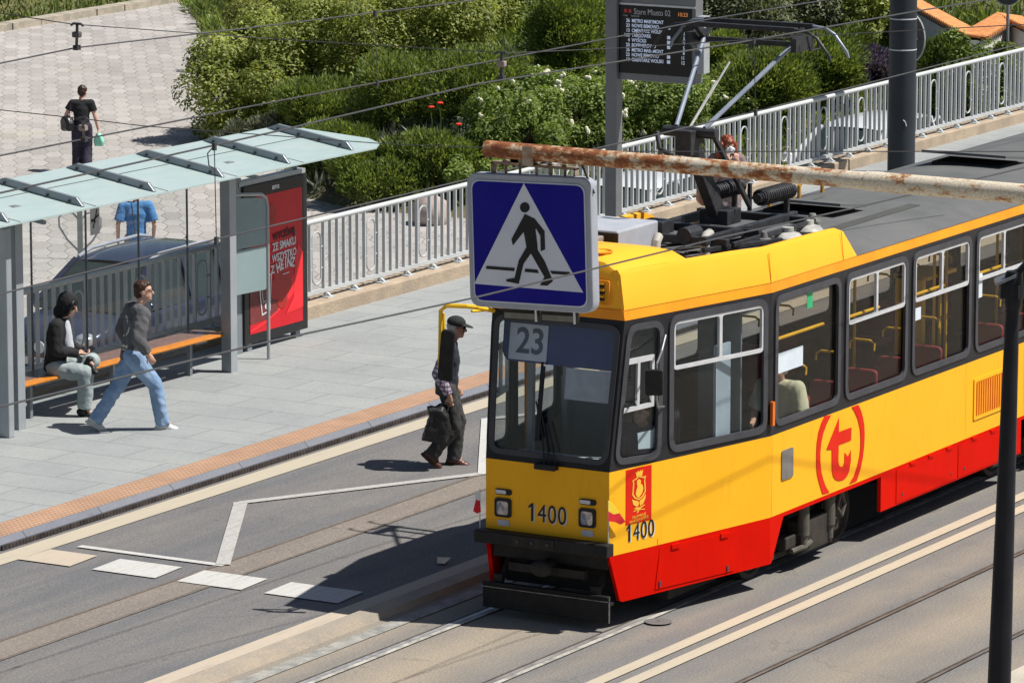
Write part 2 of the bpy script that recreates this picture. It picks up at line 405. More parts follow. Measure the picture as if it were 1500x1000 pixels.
for y in (25.90, 26.35): sheet('road_seam', [(XA, y-.02), (XB, y-.02), (XB, y+.025), (XA, y+.025)], .012, mat('seam_tar', (.115, .095, .08), (.17, .145, .125), 14, .8))
def rail(Y, bright, dark=False):
    g = G(); w_ = .018 if dark else .028
    g.cur = 0; g.quad((XA, Y-w_, .016), (XB, Y-w_, .016), (XB, Y+w_, .016), (XA, Y+w_, .016))
    g.cur = 1; g.quad((XA, Y+w_+.001, .012), (XB, Y+w_+.001, .012), (XB, Y+w_+.038, .012), (XA, Y+w_+.038, .012))
    if not dark: g.cur = 2; g.quad((XA, Y-.09, .014), (XB, Y-.09, .014), (XB, Y-.029, .014), (XA, Y-.029, .014))
    tag(g.build('rail', [bright, M_groove, M_conc]), kind='structure')
rail(23.0, M_steel); rail(21.53, mat('rail_worn', (.22, .21, .205), (.42, .41, .40), 3, .4, .3))
M_raild = mat('rail_dark', (.11, .10, .093), (.19, .175, .165), 3, .5, .3)
rail(19.55, M_raild, True); rail(18.12, M_raild, True)
# raised separator kerb beside the tram track
g = G()
for (y0, y1, z) in ((23.70, 23.96, .065),):
    g.prism([(y0, 0.0), (y0+.03, z), (y1-.02, z), (y1, 0.005)], (XA, 0, 0), (0, 1, 0), (0, 0, 1), (XB-XA, 0, 0))
tag(g.build('lane_separator', mat('separator_concrete', (.37, .31, .24), (.28, .25, .21), 2.2, .9, bump=.6, bscale=26, streak=(.28, .27, .25))), kind='structure')
sheet('concrete_strip', [(XA, 23.40), (XB, 23.40), (XB, 23.58), (XA, 23.58)], .009, mat('strip_grey', (.36, .35, .32), (.20, .20, .19), 5, .9, bump=.6, bscale=30, streak=(.14, .14, .12)))
sheet('road_seam', [(XA, 23.965), (XB, 23.965), (XB, 24.02), (XA, 24.02)], .010, mat('seam_tar', (.115, .095, .08), (.17, .145, .125), 14, .8))
# markings
sheet('lane_line', [(XA, 24.03), (XB, 24.03), (XB, 24.26), (XA, 24.26)], .012, P_tan)
sheet('lane_line', [(XA, 20.63), (XB, 20.63), (XB, 20.78), (XA, 20.78)], .012, P_cream)
sheet('lane_line', [(XA, 20.36), (XB, 20.36), (XB, 20.51), (XA, 20.51)], .012, P_cream)
sheet('edge_line', [(XA, 28.25), (XB, 28.25), (XB, 28.55), (XA, 28.55)], .012, P_cream)
for k, (a, m) in enumerate(((27.60, P_tan), (26.56, P_white), (25.53, P_white), (24.40, P_white))):
    b = (28.24, 27.33, 26.30, 25.26)[k]
    sheet('crossing_stripe', [(38.44, a), (38.98, a+.04), (38.98, min(b, 28.2)+.03), (38.44, b)], .016, m)
def line(p, q, w, m, z=.017):
    p, q = Vector((*p, 0)), Vector((*q, 0)); d = (q-p).normalized(); n = Vector((-d.y, d.x, 0))*w/2
    sheet('stop_marking', [p+n, q+n, q-n, p-n], z, m)
Z0 = 41.86
line((39.25, 28.06), (39.26, 26.28), .10, P_white)
line((39.27, 26.30), (41.87, 27.80), .15, P_worn, .021)
line((41.87, 27.80), (44.50, 26.33), .13, P_worn, .017)
line((44.45, 26.30), (47.2, 27.88), .13, P_white, .021)
line((47.2, 27.88), (49.8, 26.36), .13, P_worn, .017)
# faded stain, man hole, litter
g = G(); g.lathe((39.35, 21.33, .018), [(.01, 0), (.13, .001), (.135, .0)], 24)
tag(g.build('manhole_cover', mat('dark_iron', (.12, .112, .11), (.155, .148, .143), 14, .8), loc=None), 'small round dark iron cover in the asphalt beside the track', 'manhole cover')
g = G(); g.add([(0, 0, 0), (.16, .02, .03), (.19, .11, .015), (.07, .13, .04), (-.02, .08, .0)], [(0, 1, 2, 3, 4)])
tag(g.build('paper_scrap', mat('paper', (.8, .74, .58), (.72, .66, .5), 10, .8), loc=(40.4, 24.36, .03)), 'crumpled cream paper scrap lying on the lane line', 'litter')
# platform and its edge
PZ = .12
g = G(); g.box((35.0, 28.712, -.04), (XB, 33.0, PZ)); tag(g.build('platform', M_plat), kind='structure')
g = G(); g.box((XA, 28.712, -.04), (34.99, 33.0, .06)); tag(g.build('pavement', M_plat), kind='structure')
g = G(); g.prism([(28.71, -.04), (28.71, PZ+.002), (28.655, .066), (28.655, -.04)], (38.4, 0, 0), (0, 1, 0), (0, 0, 1), (XB-38.4, 0, 0)); tag(g.build('kerb', M_kerb), kind='structure')
g = G(); g.box((XA, 28.60, -.04), (38.39, 28.71, .06)); tag(g.build('kerb', mat('pale_kerb', (.44, .45, .44), (.38, .39, .38), 4, .85)), kind='structure')
sheet('tactile_strip', [(XA, 28.72), (XB, 28.72), (XB, 29.13), (XA, 29.13)], PZ+.004, M_tact)
g = G(); g.box((38.7, 28.632, -.01), (XB, 28.652, .058))
x = 38.7
while x < 75:
    g.box((x, 28.628, .0), (x+.045, 28.6315, .054)); x += .06
tag(g.build('drain_grate', mat('grate_iron', (.05, .042, .042), (.10, .085, .08), 9, .6, .4)), kind='structure')
# near side pavement
g = G(); g.box((XA, 12.0, -.04), (XB, 17.45, .10)); tag(g.build('near_pavement', mat('near_pave', (.48, .44, .37), (.38, .35, .30), 4, .85, bump=.4)), kind='structure')
# ledge under the railing
g = G(); g.box((30, 32.96, .10), (90, 33.5, .30))
for k in range(38):
    pass
o = g.build('ledge_wall', M_tan, bevel=.02)
tag(o, 'low tan stone ledge carrying the white railing along the platform', 'wall')

# ------------------------------------------------------------------ lower square and the planted slope
GZ = -2.2
def garden_d(x, y):
    d1 = (x-73.3)*.612-(y-47.3)*.79
    d2 = x-72.8+.25*math.sin(y*1.3)
    d3 = (x-76)*.48+(y-40.5)*.876
    return min(d1, d2, d3)
def terrain(x, y):
    d = garden_d(x, y)
    if d <= 0: return GZ
    return GZ + .12*min(1, d/.3) + .30*d - .0035*d*d*(d < 40) + .12*noise.noise((x*.5, y*.5, 0))*min(1, d)
def at_terrain(px, py):
    d = ray(px, py).normalized(); t = 55.
    while t < 220:
        p = cC+d*t
        if p.z <= terrain(p.x, p.y): return p
        t += .1
    return p
g = G(); g.quad((30, 33.5, GZ), (160, 33.5, GZ), (160, 130, GZ), (30, 130, GZ)); tag(g.build('lower_square', M_hex), kind='structure')
nx, ny = 96, 96
vs = []; fs = []
for i in range(nx+1):
    for j in range(ny+1):
        x = 71.5+i*.5; y = 33.8+j*.5
        d = garden_d(x, y)
        vs.append((x, y, terrain(x, y) if d > 0 else GZ-.12))
for i in range(nx):
    for j in range(ny): fs.append((i*(ny+1)+j, (i+1)*(ny+1)+j, (i+1)*(ny+1)+j+1, i*(ny+1)+j+1))
me = bpy.data.meshes.new('hillside'); me.from_pydata(vs, [], fs)
for p in me.polygons: p.use_smooth = True
tag(link('hillside', me, M_soil), kind='structure')
# grass corner beyond the square with its stone edging
ga = onz(0, 42, GZ); gb = onz(300, -8, GZ); gd = (gb-ga).normalized(); gn = Vector((-gd.y, gd.x, 0))
A0 = ga-gd*12; B0 = gb+gd*10
g = G(); g.quad(A0+cZ*.05, B0+cZ*.05, B0+gn*25+cZ*.05, A0+gn*25+cZ*.05)
tag(g.build('lawn_ground', mat('lawn_soil', (.10, .115, .03), (.16, .14, .06), .8, .95)), kind='structure')
g = G(); n = 26
for k in range(n):
    p = A0.lerp(B0, k/n); q = A0.lerp(B0, (k+.97)/n); off = gn*(.015*math.sin(k*1.7))
    g.prism([(0, 0), (1, 0), (1, .16), (0, .16)], p-gn*.45+off, (q-p), (0, 0, 1), gn*.42)
tag(g.build('stone_edging', mat('edging_stone', (.42, .37, .30), (.27, .25, .2), 3, .9, bump=.6, bscale=14)), 'pale stone edging between the paved square and the lawn corner', 'kerb stones')
# ------------------------------------------------------------------ the tram
TO = Vector((38.8, 22.25, 0))
tram = empty('tram', TO, 0, 'yellow and red tram car 1400 with route 23 in its windscreen and raised pantograph', 'tram')
YEL = mat('tram_yellow', (.90, .45, .017), (.87, .425, .014), 1.2, .42, spec=.15, streak=(.70, .27, .012))
YELO = mat('tram_yellow_edge', (.85, .31, .010), (.76, .25, .010), 2.5, .45, streak=(.42, .20, .03))
YELF = mat('fairing_yellow', (.92, .44, .032), (.90, .42, .026), .9, .45, spec=.15)
RED = mat('tram_red', (.62, .007, .001), (.56, .005, .001), 2, .5, spec=.04, streak=(.35, .012, .008))
REDD = mat('decal_red', (.66, .022, .008), (.62, .018, .007), 3, .45, spec=.1)
BLK = mat('window_band_black', (.014, .014, .017), (.022, .022, .026), 5, .4, spec=.2)
RUB = mat('rubber_grey', (.045, .047, .056), (.06, .06, .07), 6, .5)
ALU = mat('aluminium', (.60, .61, .64), (.52, .53, .56), 9, .35, .15)
UND = mat('underframe', (.018, .017, .016), (.035, .031, .027), 6, .8)
UNDB = mat('bumper_black', (.012, .012, .014), (.022, .021, .021), 8, .55, spec=.2, streak=(.04, .038, .035))
BOG = mat('bogie_grime', (.026, .023, .02), (.048, .042, .034), 7, .75)
ROOF = mat('roof_grey', (.098, .102, .104), (.13, .133, .134), 1.5, .75, bump=.15, bscale=6, streak=(.09, .09, .088))
PAN = mat('pantograph_dark', (.02, .021, .025), (.038, .04, .046), 10, .5)
PANG = mat('pantograph_steel', (.24, .28, .35), (.18, .21, .27), 6, .45, .2)
CER = mat('ceramic', (.50, .50, .47), (.28, .28, .26), 9, .45)
CERD = mat('ceramic_dark', (.13, .13, .13), (.22, .22, .21), 7, .4)
GLS = glass('tram_glass', (.85, .84, .82), .32, .01, .003)
GLF = glass('windscreen_glass', (.95, .96, .96), .6, .01, .005)
GLQ = glass('cab_glass', (.86, .89, .89), .40, .01, .006)
NV = Vector((2.33, -.52, 0)); NL = NV.length; NV.normalize()
def nose_frame(sg): return frame((0, sg*.68, 0), (NV.x, -sg*NV.y, 0), (0, 0, 1))   # W points inwards for sg=+1
def side_frame(sg): return frame((2.33, sg*1.2, 0), (1, 0, 0), (0, 0, 1))
def dep(sg, d): return d if sg < 0 else -d                                # distance outwards of the wall
def wplate(name, loops, th, M, m, sg, parent, out=0., bevel=0.):
    return plate(name, loops, th, M, m, parent, depth=(out if sg < 0 else -out+th), bevel=bevel)
LEN = 11.17
# body shell: lower walls and front
parts = []
def shell_piece(loops, th, M, sg, out=0.):
    me = curve_mesh(loops, th); me.transform(M @ Matrix.Translation((0, 0, (out if sg < 0 else -out+th)-th/2))); parts.append(me)
for sg in (-1, 1):
    shell_piece([[(0, .73), (NL, .73), (NL, 1.55), (0, 1.55)]], .04, nose_frame(sg), sg)
    shell_piece([[(0, .73), (LEN, .73), (LEN, 1.55), (0, 1.55)]], .04, side_frame(sg), sg)
FF = frame((0, 0, 0), (0, -1, 0), (0, 0, 1))     # front panel: u to the near side, W outwards = -x
me = curve_mesh([[(-.679, .80), (.679, .80), (.679, 1.549), (-.679, 1.549)]], .04); me.transform(FF @ Matrix.Translation((0, 0, -.02))); parts.append(me)
me = curve_mesh([[(-1.2, .4), (1.2, .4), (1.2, 3.0), (-1.2, 3.0)]], .05); me.transform(frame((13.5, 0, 0), (0, 1, 0), (0, 0, 1))); parts.append(me)
body = link('body', join_meshes('body', parts), YEL, tram)
# red skirts
g = []
parts = []
for sg in (-1, 1):
    shell_piece([[(.003, .728), (.155, .275), (.2, .26), (NL, .26), (NL, .728)]], .04, nose_frame(sg), sg, .002)
    shell_piece([[(0, .728), (0, .26), (.04, .27), (.29, .69), (2.50, .69), (2.50, .32), (6.0, .32), (6.0, .69), (8.2, .69), (8.2, .32), (LEN, .32), (LEN, .728)]], .04, side_frame(sg), sg, .002)
link('skirt', join_meshes('skirt', parts), RED, tram)
# access hatch on the skirt, with hinges and locks
for sg in (-1,):
    M = nose_frame(sg)
    h = wplate('skirt_hatch', [[(.66, .30), (1.83, .29), (1.90, .68), (.73, .70)]], .008, M, RED, sg, tram, .010)
    for s_, z_ in ((.95, .695), (1.68, .683)):
        wplate('hinge', [rrect(s_-.06, z_-.035, s_+.06, z_+.012, .01)], .02, M, RED, sg, h, .024)
    for s_, z_ in ((.72, .35), (1.73, .33)):
        wplate('lock', [rrect(s_-.012, z_-.03, s_+.012, z_+.03, .01)], .012, M, RUB, sg, h, .020)
    M = side_frame(sg)
    for a, b in ((2.86, 4.35), (4.37, 5.95)):
        h = wplate('skirt_hatch', [[(a, .34), (b, .34), (b, .70), (a, .70)]], .006, M, RED, sg, tram, .009)
        for q in (.25, .55, .85):
            wplate('hinge', [rrect(a+(b-a)*q-.06, .690, a+(b-a)*q+.06, .722, .01)], .02, M, RED, sg, h, .022)
        for q in (.1, .9): wplate('lock', [rrect(a+(b-a)*q-.012, .40, a+(b-a)*q+.012, .43, .01)], .01, M, RUB, sg, h, .014)
# window band with its openings
QW = [(.085, 1.635), (.70, 1.605), (.735, 2.895), (.275, 2.905)]
DW = [(.875, 1.635), (2.285, 1.625), (2.285, 2.915), (.875, 2.915)]
SW = [(.085+1.56*i, 1.655, .085+1.56*i+1.385, 2.905) for i in range(7)]
parts = []
for sg in (-1, 1):
    shell_piece([[(0, 1.551), (NL, 1.551), (NL, 2.98), (.21, 2.98)], roundpoly(QW, .13), roundpoly(DW, .13)], .05, nose_frame(sg), sg, .001)
    shell_piece([[(0, 1.551), (LEN, 1.551), (LEN, 2.98), (0, 2.98)]] + [rrect(*w, .12) for w in SW], .05, side_frame(sg), sg, .001)
WF = frame((0, 0, 1.55), (0, -1, 0), (.205, 0, 1.43))
HW = [(-.625, .085), (.625, .085), (.665, 1.365), (-.665, 1.365)]
me = curve_mesh([[(-.679, .002), (.679, .002), (.724, 1.443), (-.724, 1.443)], roundpoly(HW, .11)], .05); me.transform(WF @ Matrix.Translation((0, 0, -.025))); parts.append(me)
link('window_band', join_meshes('window_band', parts), BLK, tram)
def ring(pts, w, r=.12):
    c = Vector((sum(p[0] for p in pts)/4, sum(p[1] for p in pts)/4))
    inn = []
    for p in pts:
        v = Vector(p)-c; inn.append((p[0]-math.copysign(w, v.x), p[1]-math.copysign(w, v.y)))
    return [roundpoly([(p[0]+math.copysign(.03, p[0]-c.x), p[1]+math.copysign(.03, p[1]-c.y)) for p in pts], r+.03), roundpoly(inn, max(r-w, .03))]
rp = lambda w: [(w[0], w[1]), (w[2], w[1]), (w[2], w[3]), (w[0], w[3])]
def slider(sg, M, x0, z0, x1, z1, parent, t=.035, mid=.5):
    """aluminium frame of a sliding top light"""
    loops = [roundpoly([(x0, z0), (x1, z0), (x1, z1), (x0, z1)], .07)]
    xm = x0+(x1-x0)*mid
    loops += [roundpoly([(x0+t, z0+t), (xm-t*.6, z0+t), (xm-t*.6, z1-t), (x0+t, z1-t)], .035), roundpoly([(xm+t*.6, z0+t), (x1-t, z0+t), (x1-t, z1-t), (xm+t*.6, z1-t)], .035)]
    return wplate('slider_frame', loops, .03, M, ALU, sg, parent, .012)
for sg in (-1, 1):
    M = nose_frame(sg)
    w = wplate('window', [roundpoly(QW, .12)], .008, M, GLQ, sg, tram, -.02)
    wplate('window_frame', ring(QW, .03), .03, M, RUB, sg, w, .018)
    wplate('slider_frame', [[(.15, 2.09), (.64, 2.10), (.645, 2.60), (.19, 2.60)], [(.19, 2.13), (.395, 2.135), (.405, 2.55), (.225, 2.55)], [(.43, 2.135), (.605, 2.14), (.61, 2.55), (.44, 2.55)]], .03, M, ALU, sg, w, .0)
    w = wplate('window', [roundpoly(DW, .12)], .008, M, GLQ, sg, tram, -.02)
    wplate('window_frame', ring(DW, .035), .03, M, RUB, sg, w, .018)
    slider(sg, M, .90, 2.41, 2.26, 2.89, w, .035, .52)
    M = side_frame(sg)
    for i, ww in enumerate(SW):
        if sg > 0 and i in (1, 4): pass
        w = wplate('window', [rrect(*ww, .11)], .008, M, GLS, sg, tram, -.02)
        wplate('window_frame', ring(rp(ww), .03), .03, M, RUB, sg, w, .018)
        if i > 0: slider(sg, M, ww[0]+.025, 2.40, ww[2]-.025, ww[3]-.02, w)
ws = plate('windscreen', [roundpoly(HW, .10)], .008, WF, GLF, tram, -.02)
ws['label'] = 'large one piece raked windscreen'
plate('window_frame', ring(HW, .025, .1), .02, WF, RUB, ws, .012)
# roof edge strip, roof
g = G()
def halfw(x): return min(1.2, .68+(1.2-.68)/2.33*max(x, 0))
xs = [.205, .8, 1.4, 2.0, 2.33] + [2.33+.5*k for k in range(1, 23)] ; xs[-1] = 13.5
for sg in (-1, 1):
    for a, b in zip(xs[:-1], xs[1:]):
        wa, wb = halfw(a)+.003, halfw(b)+.003
        g.add([(a, sg*wa, 2.981), (b, sg*wb, 2.981), (b, sg*(wb-.02), 3.075), (a, sg*(wa-.02), 3.075), (a, sg*(wa-.06), 2.981), (b, sg*(wb-.06), 2.981), (b, sg*(wb-.07), 3.075), (a, sg*(wa-.07), 3.075)],
              [(0, 1, 2, 3), (4, 7, 6, 5), (3, 2, 6, 7), (0, 4, 5, 1)])
g.prism([(-.725, 0), (.725, 0), (.715, .095), (-.715, .095)], (.203, 0, 2.981), (0, 1, 0), (0, 0, 1), (.06, 0, 0))
g.build('roof_edge', YELO, tram)
g = G(); ny_ = 12
vs = []; rx = [.26, .8, 1.4, 2.0, 2.33] + [3+.75*k for k in range(14)] + [13.5]
for x in rx:
    w = halfw(x)-.012
    for k in range(ny_+1):
        t = -1+2*k/ny_; vs.append((x, w*t, 3.080+.15*(1-abs(t)**2.6)))
g.add(vs, [(i*(ny_+1)+k, (i+1)*(ny_+1)+k, (i+1)*(ny_+1)+k+1, i*(ny_+1)+k+1) for i in range(len(rx)-1) for k in range(ny_)])
roof = g.build('roof', ROOF, tram, smooth=True)
g = G()
g.box((4.9, -.62, 3.20), (6.9, .55, 3.214)); g.build('roof_sheet', mat('roof_sheet', (.066, .068, .063), (.082, .083, .077), 2, .7), roof, bevel=.004)
def roof_hatch(x, y):
    h = G(); h.box((x+.07, y-.42, 3.18), (x+.55, y+.42, 3.245))
    g2 = G()
    vs = [(x, y-.52, 3.345), (x+.62, y-.52, 3.26), (x+.62, y+.52, 3.26), (x, y+.52, 3.345)]
    g2.add(vs + [(a, b, c+.03) for a, b, c in vs], [(3, 2, 1, 0), (4, 5, 6, 7), (0, 1, 5, 4), (1, 2, 6, 5), (2, 3, 7, 6), (3, 0, 4, 7)])
    o = g2.build('roof_hatch', ROOF, tram); h.build('hatch_frame', UND, o)
roof_hatch(5.55, .18); roof_hatch(9.7, .18)
# front fairing and side fairings
g = G(); nn = 8
vs = []
pr = [(.20, 3.077), (.18, 3.44), (.22, 3.54), (.36, 3.585), (.9, 3.58), (1.25, 3.53), (1.46, 3.40), (1.55, 3.20)]
for x, z in pr:
    w = halfw(max(x, .2))-.045-.04*max(0, (z-3.1)/.5)
    for k in range(nn+1):
        t = -1+2*k/nn; e = abs(t)**6
        vs.append((x + .02*abs(t)*(x < .3), w*t, 3.077+(z-3.077)*(1-.26*e)))
g.add(vs, [(i*(nn+1)+k, (i+1)*(nn+1)+k, (i+1)*(nn+1)+k+1, i*(nn+1)+k+1) for i in range(len(pr)-1) for k in range(nn)])
for k in (0, nn):
    ids = [i*(nn+1)+k for i in range(len(pr))]
    g.add([vs[i] for i in ids], [tuple(range(len(ids)))])
fair = g.build('roof_fairing', YELF, tram, smooth=True)
for y in (-.33, .13):
    q = G(); q.lathe((.42, y, 3.578), [(.13, 0), (.13, .012), (.115, .016), (.105, .002)], 24); q.build('vent_cap', YELO, fair)
M = frame((.19, 0, 3.077), (0, -1, 0), (-.02, 0, .36))
v = plate('vent_grille', [rrect(.20, .04, .58, .28, .02), rrect(.215, .055, .565, .265, .02)], .012, M, YELO, fair, .012)
q = G()
for k in range(3): q.box((.160, -.52, 3.16+.062*k), (.183, -.24, 3.185+.062*k))
q.build('slot', BLK, v)
q = G()
for k in range(3): q.bar((.158, -.52, 3.20+.062*k), (.158, -.24, 3.20+.062*k), .02, .012)
q.build('slat', YELF, v)
for sg in (-1, 1):
    q = G()
    top = [(.215, 3.46), (.7, 3.455), (1.3, 3.45), (1.9, 3.445), (2.33, 3.43), (2.7, 3.425), (3.3, 3.42), (3.85, 3.41), (4.05, 3.35), (4.17, 3.24), (4.23, 3.077)]
    n = len(top); A = []
    for x, z in top:
        w = halfw(x)-.012; wt = w-.035-.02*(z-3.07)
        A += [(x, sg*w, 3.077), (x, sg*wt, z-.05), (x, sg*(wt-.035), z), (x, sg*(wt-.09), z-.01), (x, sg*(wt-.10), 3.077)]
    q.add(A, [(i*5+k, (i+1)*5+k, (i+1)*5+k+1, i*5+k+1) for i in range(n-1) for k in range(4)] + [(0, 1, 2, 3, 4), tuple((n-1)*5+k for k in (4, 3, 2, 1, 0))])
    f = q.build('side_fairing', YELF, tram, smooth=True)
    if sg < 0:
        q = G()
        for x in (2.33, 3.92):
            w = halfw(x)-.010; q.bar((x, -w, 3.08), (x, -w+.030, 3.37), .006, .006)
        q.build('panel_joint', YELO, f)
# grey roof box
q = G(); q.box((1.66, .16, 3.20), (2.50, .86, 3.57)); rb = q.build('roof_box', mat('roof_box_grey', (.40, .42, .47), (.34, .36, .41), 4, .5), tram, bevel=.02)
q = G(); q.box((1.64, .50, 3.22), (1.658, .82, 3.55)); q.box((1.64, .15, 3.22), (1.658, .42, 3.55)); q.build('grille', UND, rb)
q = G(); q.box((1.45, .30, 3.2), (1.655, .95, 3.52)); q.build('box_cover', mat('box_brown', (.30, .26, .23), (.25, .22, .2), 5, .6), rb, bevel=.015)
# front details
def fplate(name, u0, z0, u1, z1, th, m, parent, out, r=.015): return plate(name, [rrect(u0, z0, u1, z1, r)], th, FF, m, parent, out)
LAMP = mat('lamp_lens', (.60, .52, .46), (.13, .17, .25), 11, .08, .3, lo=.42, hi=.58)
for u in (-.475, .455):
    h = fplate('headlight', u-.098, .993, u+.082, 1.178, .03, BLK, tram, .022, .03)
    fplate('lens', u-.070, 1.020, u+.056, 1.150, .012, LAMP, h, .028, .03)
    d = fplate('indicator', u-.095, 1.212, u+.085, 1.268, .02, BLK, tram, .016, .025)
    fplate('lens', u-.088, 1.222, u+.03, 1.258, .01, ALU, d, .022, .015)
    fplate('jack_plate', u-.075, .905, u+.06, .965, .006, mat('plate_grey', (.50, .52, .56), (.42, .44, .5), 9, .4), tram, .008, .03)
NUMB = mat('number_black', (.015, .015, .018), None, 5, .45); NUMW = mat('number_shade', (.68, .64, .58), None, 5, .5)
def fleet(M_, cx, cz, h, w):
    for o_, m_, d_ in (((.014, -.011), NUMW, .003), ((0, 0), NUMB, .006)):
        t = text_mesh('400', h*1.375, .002, spacing=1.10)
        xs_ = [v.co.x for v in t.vertices]; ys_ = [v.co.y for v in t.vertices]; k_ = w*.70/(max(xs_)-min(xs_)); kh = h/(max(ys_)-min(ys_))
        t.transform(Matrix.Diagonal((k_, kh, 1, 1)) @ Matrix.Translation((-(max(xs_)+min(xs_))/2, -(max(ys_)+min(ys_))/2, 0))); t.transform(Matrix.Translation((w*.15, 0, 0)))
        a = curve_mesh([[(-w*.36, -h/2), (-w*.36+h*.15, -h/2), (-w*.36+h*.15, h/2), (-w*.36+h*.03, h/2), (-w*.36-h*.16, h*.34), (-w*.36-h*.16, h*.20), (-w*.36, h*.30)]], .002)
        me = join_meshes('fleet_number', [t, a]); me.transform(M_ @ Matrix.Translation((cx+o_[0], cz+o_[1], d_))); link('fleet_number', me, m_, tram)
fleet(FF, -.012, 1.075, .175, .45)
q = G(); q.box((-.14, -.735, .745), (-.003, .735, .868)); q.box((.06, -.64, .58), (.12, .64, .78))
bp = q.build('bumper', UNDB, tram, bevel=.012)
q = G(); q.box((-.152, -.16, .755), (-.141, .32, .858)); q.box((-.148, -.19, .745), (-.138, -.175, .868)); q.build('plate', UND, bp, bevel=.004)
q = G()
for y in (.24, .08, -.09): q.lathe((-.153, y, .807), [(.016, -.012), (.016, 0), (.001, 0)], 10, 'x')
q.build('bolt', RUB, bp)
q = G(); q.prism([(-.70, .09), (.70, .09), (.70, .335), (-.70, .335)], (-.03, 0, 0), (0, 1, 0), (0, 0, 1), (.03, 0, 0))
q.box((-.06, -.70, .335), (.0, .70, .35)); q.box((-.02, -.68, .24), (.10, .68, .27))
pl = q.build('track_guard', UNDB, tram, bevel=.006)
q = G(); q.box((-.064, -.7, .30), (-.055, .7, .305)); q.box((-.036, -.704, .09), (-.028, -.696, .345)); q.build('edge_trim', mat('worn_edge', (.35, .35, .36), (.16, .16, .17), 12, .4, .7), pl)
q = G()
for y in (-.52, .55):
    q = G(); q.bar((.05, y, .33), (.35, y, .68), .05, .05); q.bar((.02, y, .2), (.02, y, .42), .09, .04)
    q.build('bracket', UND, pl)
q = G(); q.box((.28, -.62, .30), (1.9, .62, .72)); q.box((.12, -.30, .50), (.6, .30, .62)); q.bar((.02, -.42, .52), (.02, .42, .52), .07, .08); q.box((.10, -.6, .66), (13.4, .6, .88)); q.box((.3, -.67, .70), (2.3, .67, .74)); q.box((2.3, -1.13, .70), (13.4, 1.13, .74))
q.box((2.5, -.5, .35), (5.0, .5, .7)); q.box((6.0, -1.0, .34), (7.4, 1.0, .7)); q.box((1.0, -.78, .12), (2.0, -.66, .26))
q.build('underframe', UND, tram)
q = G(); q.cyl((-.1, 0, .56), (.3, 0, .56), .07); q.sph((-.12, 0, .56), (.05, .12, .08)); q.build('coupler', UND, tram)
# wipers
q = G()
wb = WF @ Vector((.01, .03, .02))
for a, b in (((-.16, .88), .007), ((-.20, .62), .006)): pass
P = lambda u, v, w=.02: WF @ Vector((u, v, w))
q.tube([P(.06, -.03, .05), P(-.03, .30), P(-.14, .62)], .009, 6); q.tube([P(.0, -.03, .05), P(-.06, .28), P(-.16, .60)], .009, 6); q.tube([P(.12, -.03, .05), P(.03, .30), P(-.02, .42)], .007, 6)
q.bar(P(-.13, .22), P(-.12, .98), .02, .02); q.bar(P(-.105, .26, .03), P(-.095, .94, .03), .03, .012)
wi = q.build('wiper', BLK, tram)
q = G(); q.box((-.09, -.13, 1.515), (-.0, .10, 1.575)); q.build('wiper_motor', BLK, wi, bevel=.01)
# route board behind the windscreen
FR = frame((.13, 0, 1.55), (0, -1, 0), (.205, 0, 1.43))
BLUE = mat('blind_blue', (.035, .05, .17), (.045, .06, .19), 4, .6)
rbx = plate('route_box', [roundpoly([(-.655, 1.0), (-.60, .93), (.64, .93), (.66, 1.36), (-.66, 1.36)], .05)], .10, FR, BLUE, tram, 0)
plate('route_card', [rrect(-.58, .95, -.16, 1.30, .01)], .006, FR, mat('card_white', (.52, .58, .70), (.48, .54, .66), 8, .6), rbx, .012)
text('route_number', '23', .345, FR @ Matrix.Translation((-.345, 1.125, 0)), mat('card_ink', (.07, .09, .15), None, 5, .6), rbx, .016, sx=.92, bold=.006, thick=.002)
plate('notice', [rrect(.06, .62, .62, .92, .01)], .005, FR, mat('frosted_band', (.40, .44, .52), (.34, .38, .46), 12, .6), rbx, .0)
# cab interior
q = G(); q.box((.10, -.66, 1.42), (.62, .66, 1.54)); q.prism([(.55, 1.42), (.75, 1.3), (.75, .95), (.5, .95)], (0, -.66, 0), (1, 0, 0), (0, 0, 1), (0, 1.32, 0))
das = q.build('dashboard', mat('dash_grey', (.20, .21, .22), (.27, .28, .29), 4, .6), tram, bevel=.015)
q = G(); q.prism([(0, 0), (.55, .0), (.55, .035), (0, .035)], (.24, -.02, 1.548), (.25, -.95, .0), (0, 0, 1), (.13, .05, 0)); q.build('paper', mat('clip_paper', (.6, .62, .6), (.5, .52, .5), 20, .6), das)
q = G(); q.box((1.15, -.55, 1.0), (1.62, -.05, 1.12)); q.box((1.55, -.55, 1.1), (1.68, -.05, 1.9)); q.build('driver_seat', mat('seat_dark', (.05, .05, .06), None, 5, .8), tram, bevel=.04)
q = G(); q.box((2.02, -1.02, .95), (2.05, -.55, 2.9)); q.box((2.02, .2, .95), (2.05, 1.0, 2.0)); q.box((2.02, -.2, .95), (2.05, .2, 2.9)); q.build('cab_partition', mat('partition', (.16, .18, .20), (.2, .22, .24), 3, .5), tram)
q = G(); q.box((1.55, -1.0, 1.30), (1.85, -.97, 2.55)); q.build('partition_panel', mat('pale_panel', (.45, .50, .58), (.38, .43, .5), 3, .4), tram)
q = G(); q.bar((.75, .62, 1.0), (.78, .62, 2.9), .06, .06); q.bar((1.95, .9, 1.0), (1.95, .9, 2.9), .05, .05); q.build('door_post', mat('door_grey', (.28, .30, .33), None, 3, .4), tram)
q = G(); q.tube([(.9, .74, 1.0), (.9, .74, 2.85)], .03); q.build('grab_pole', YELO, tram)
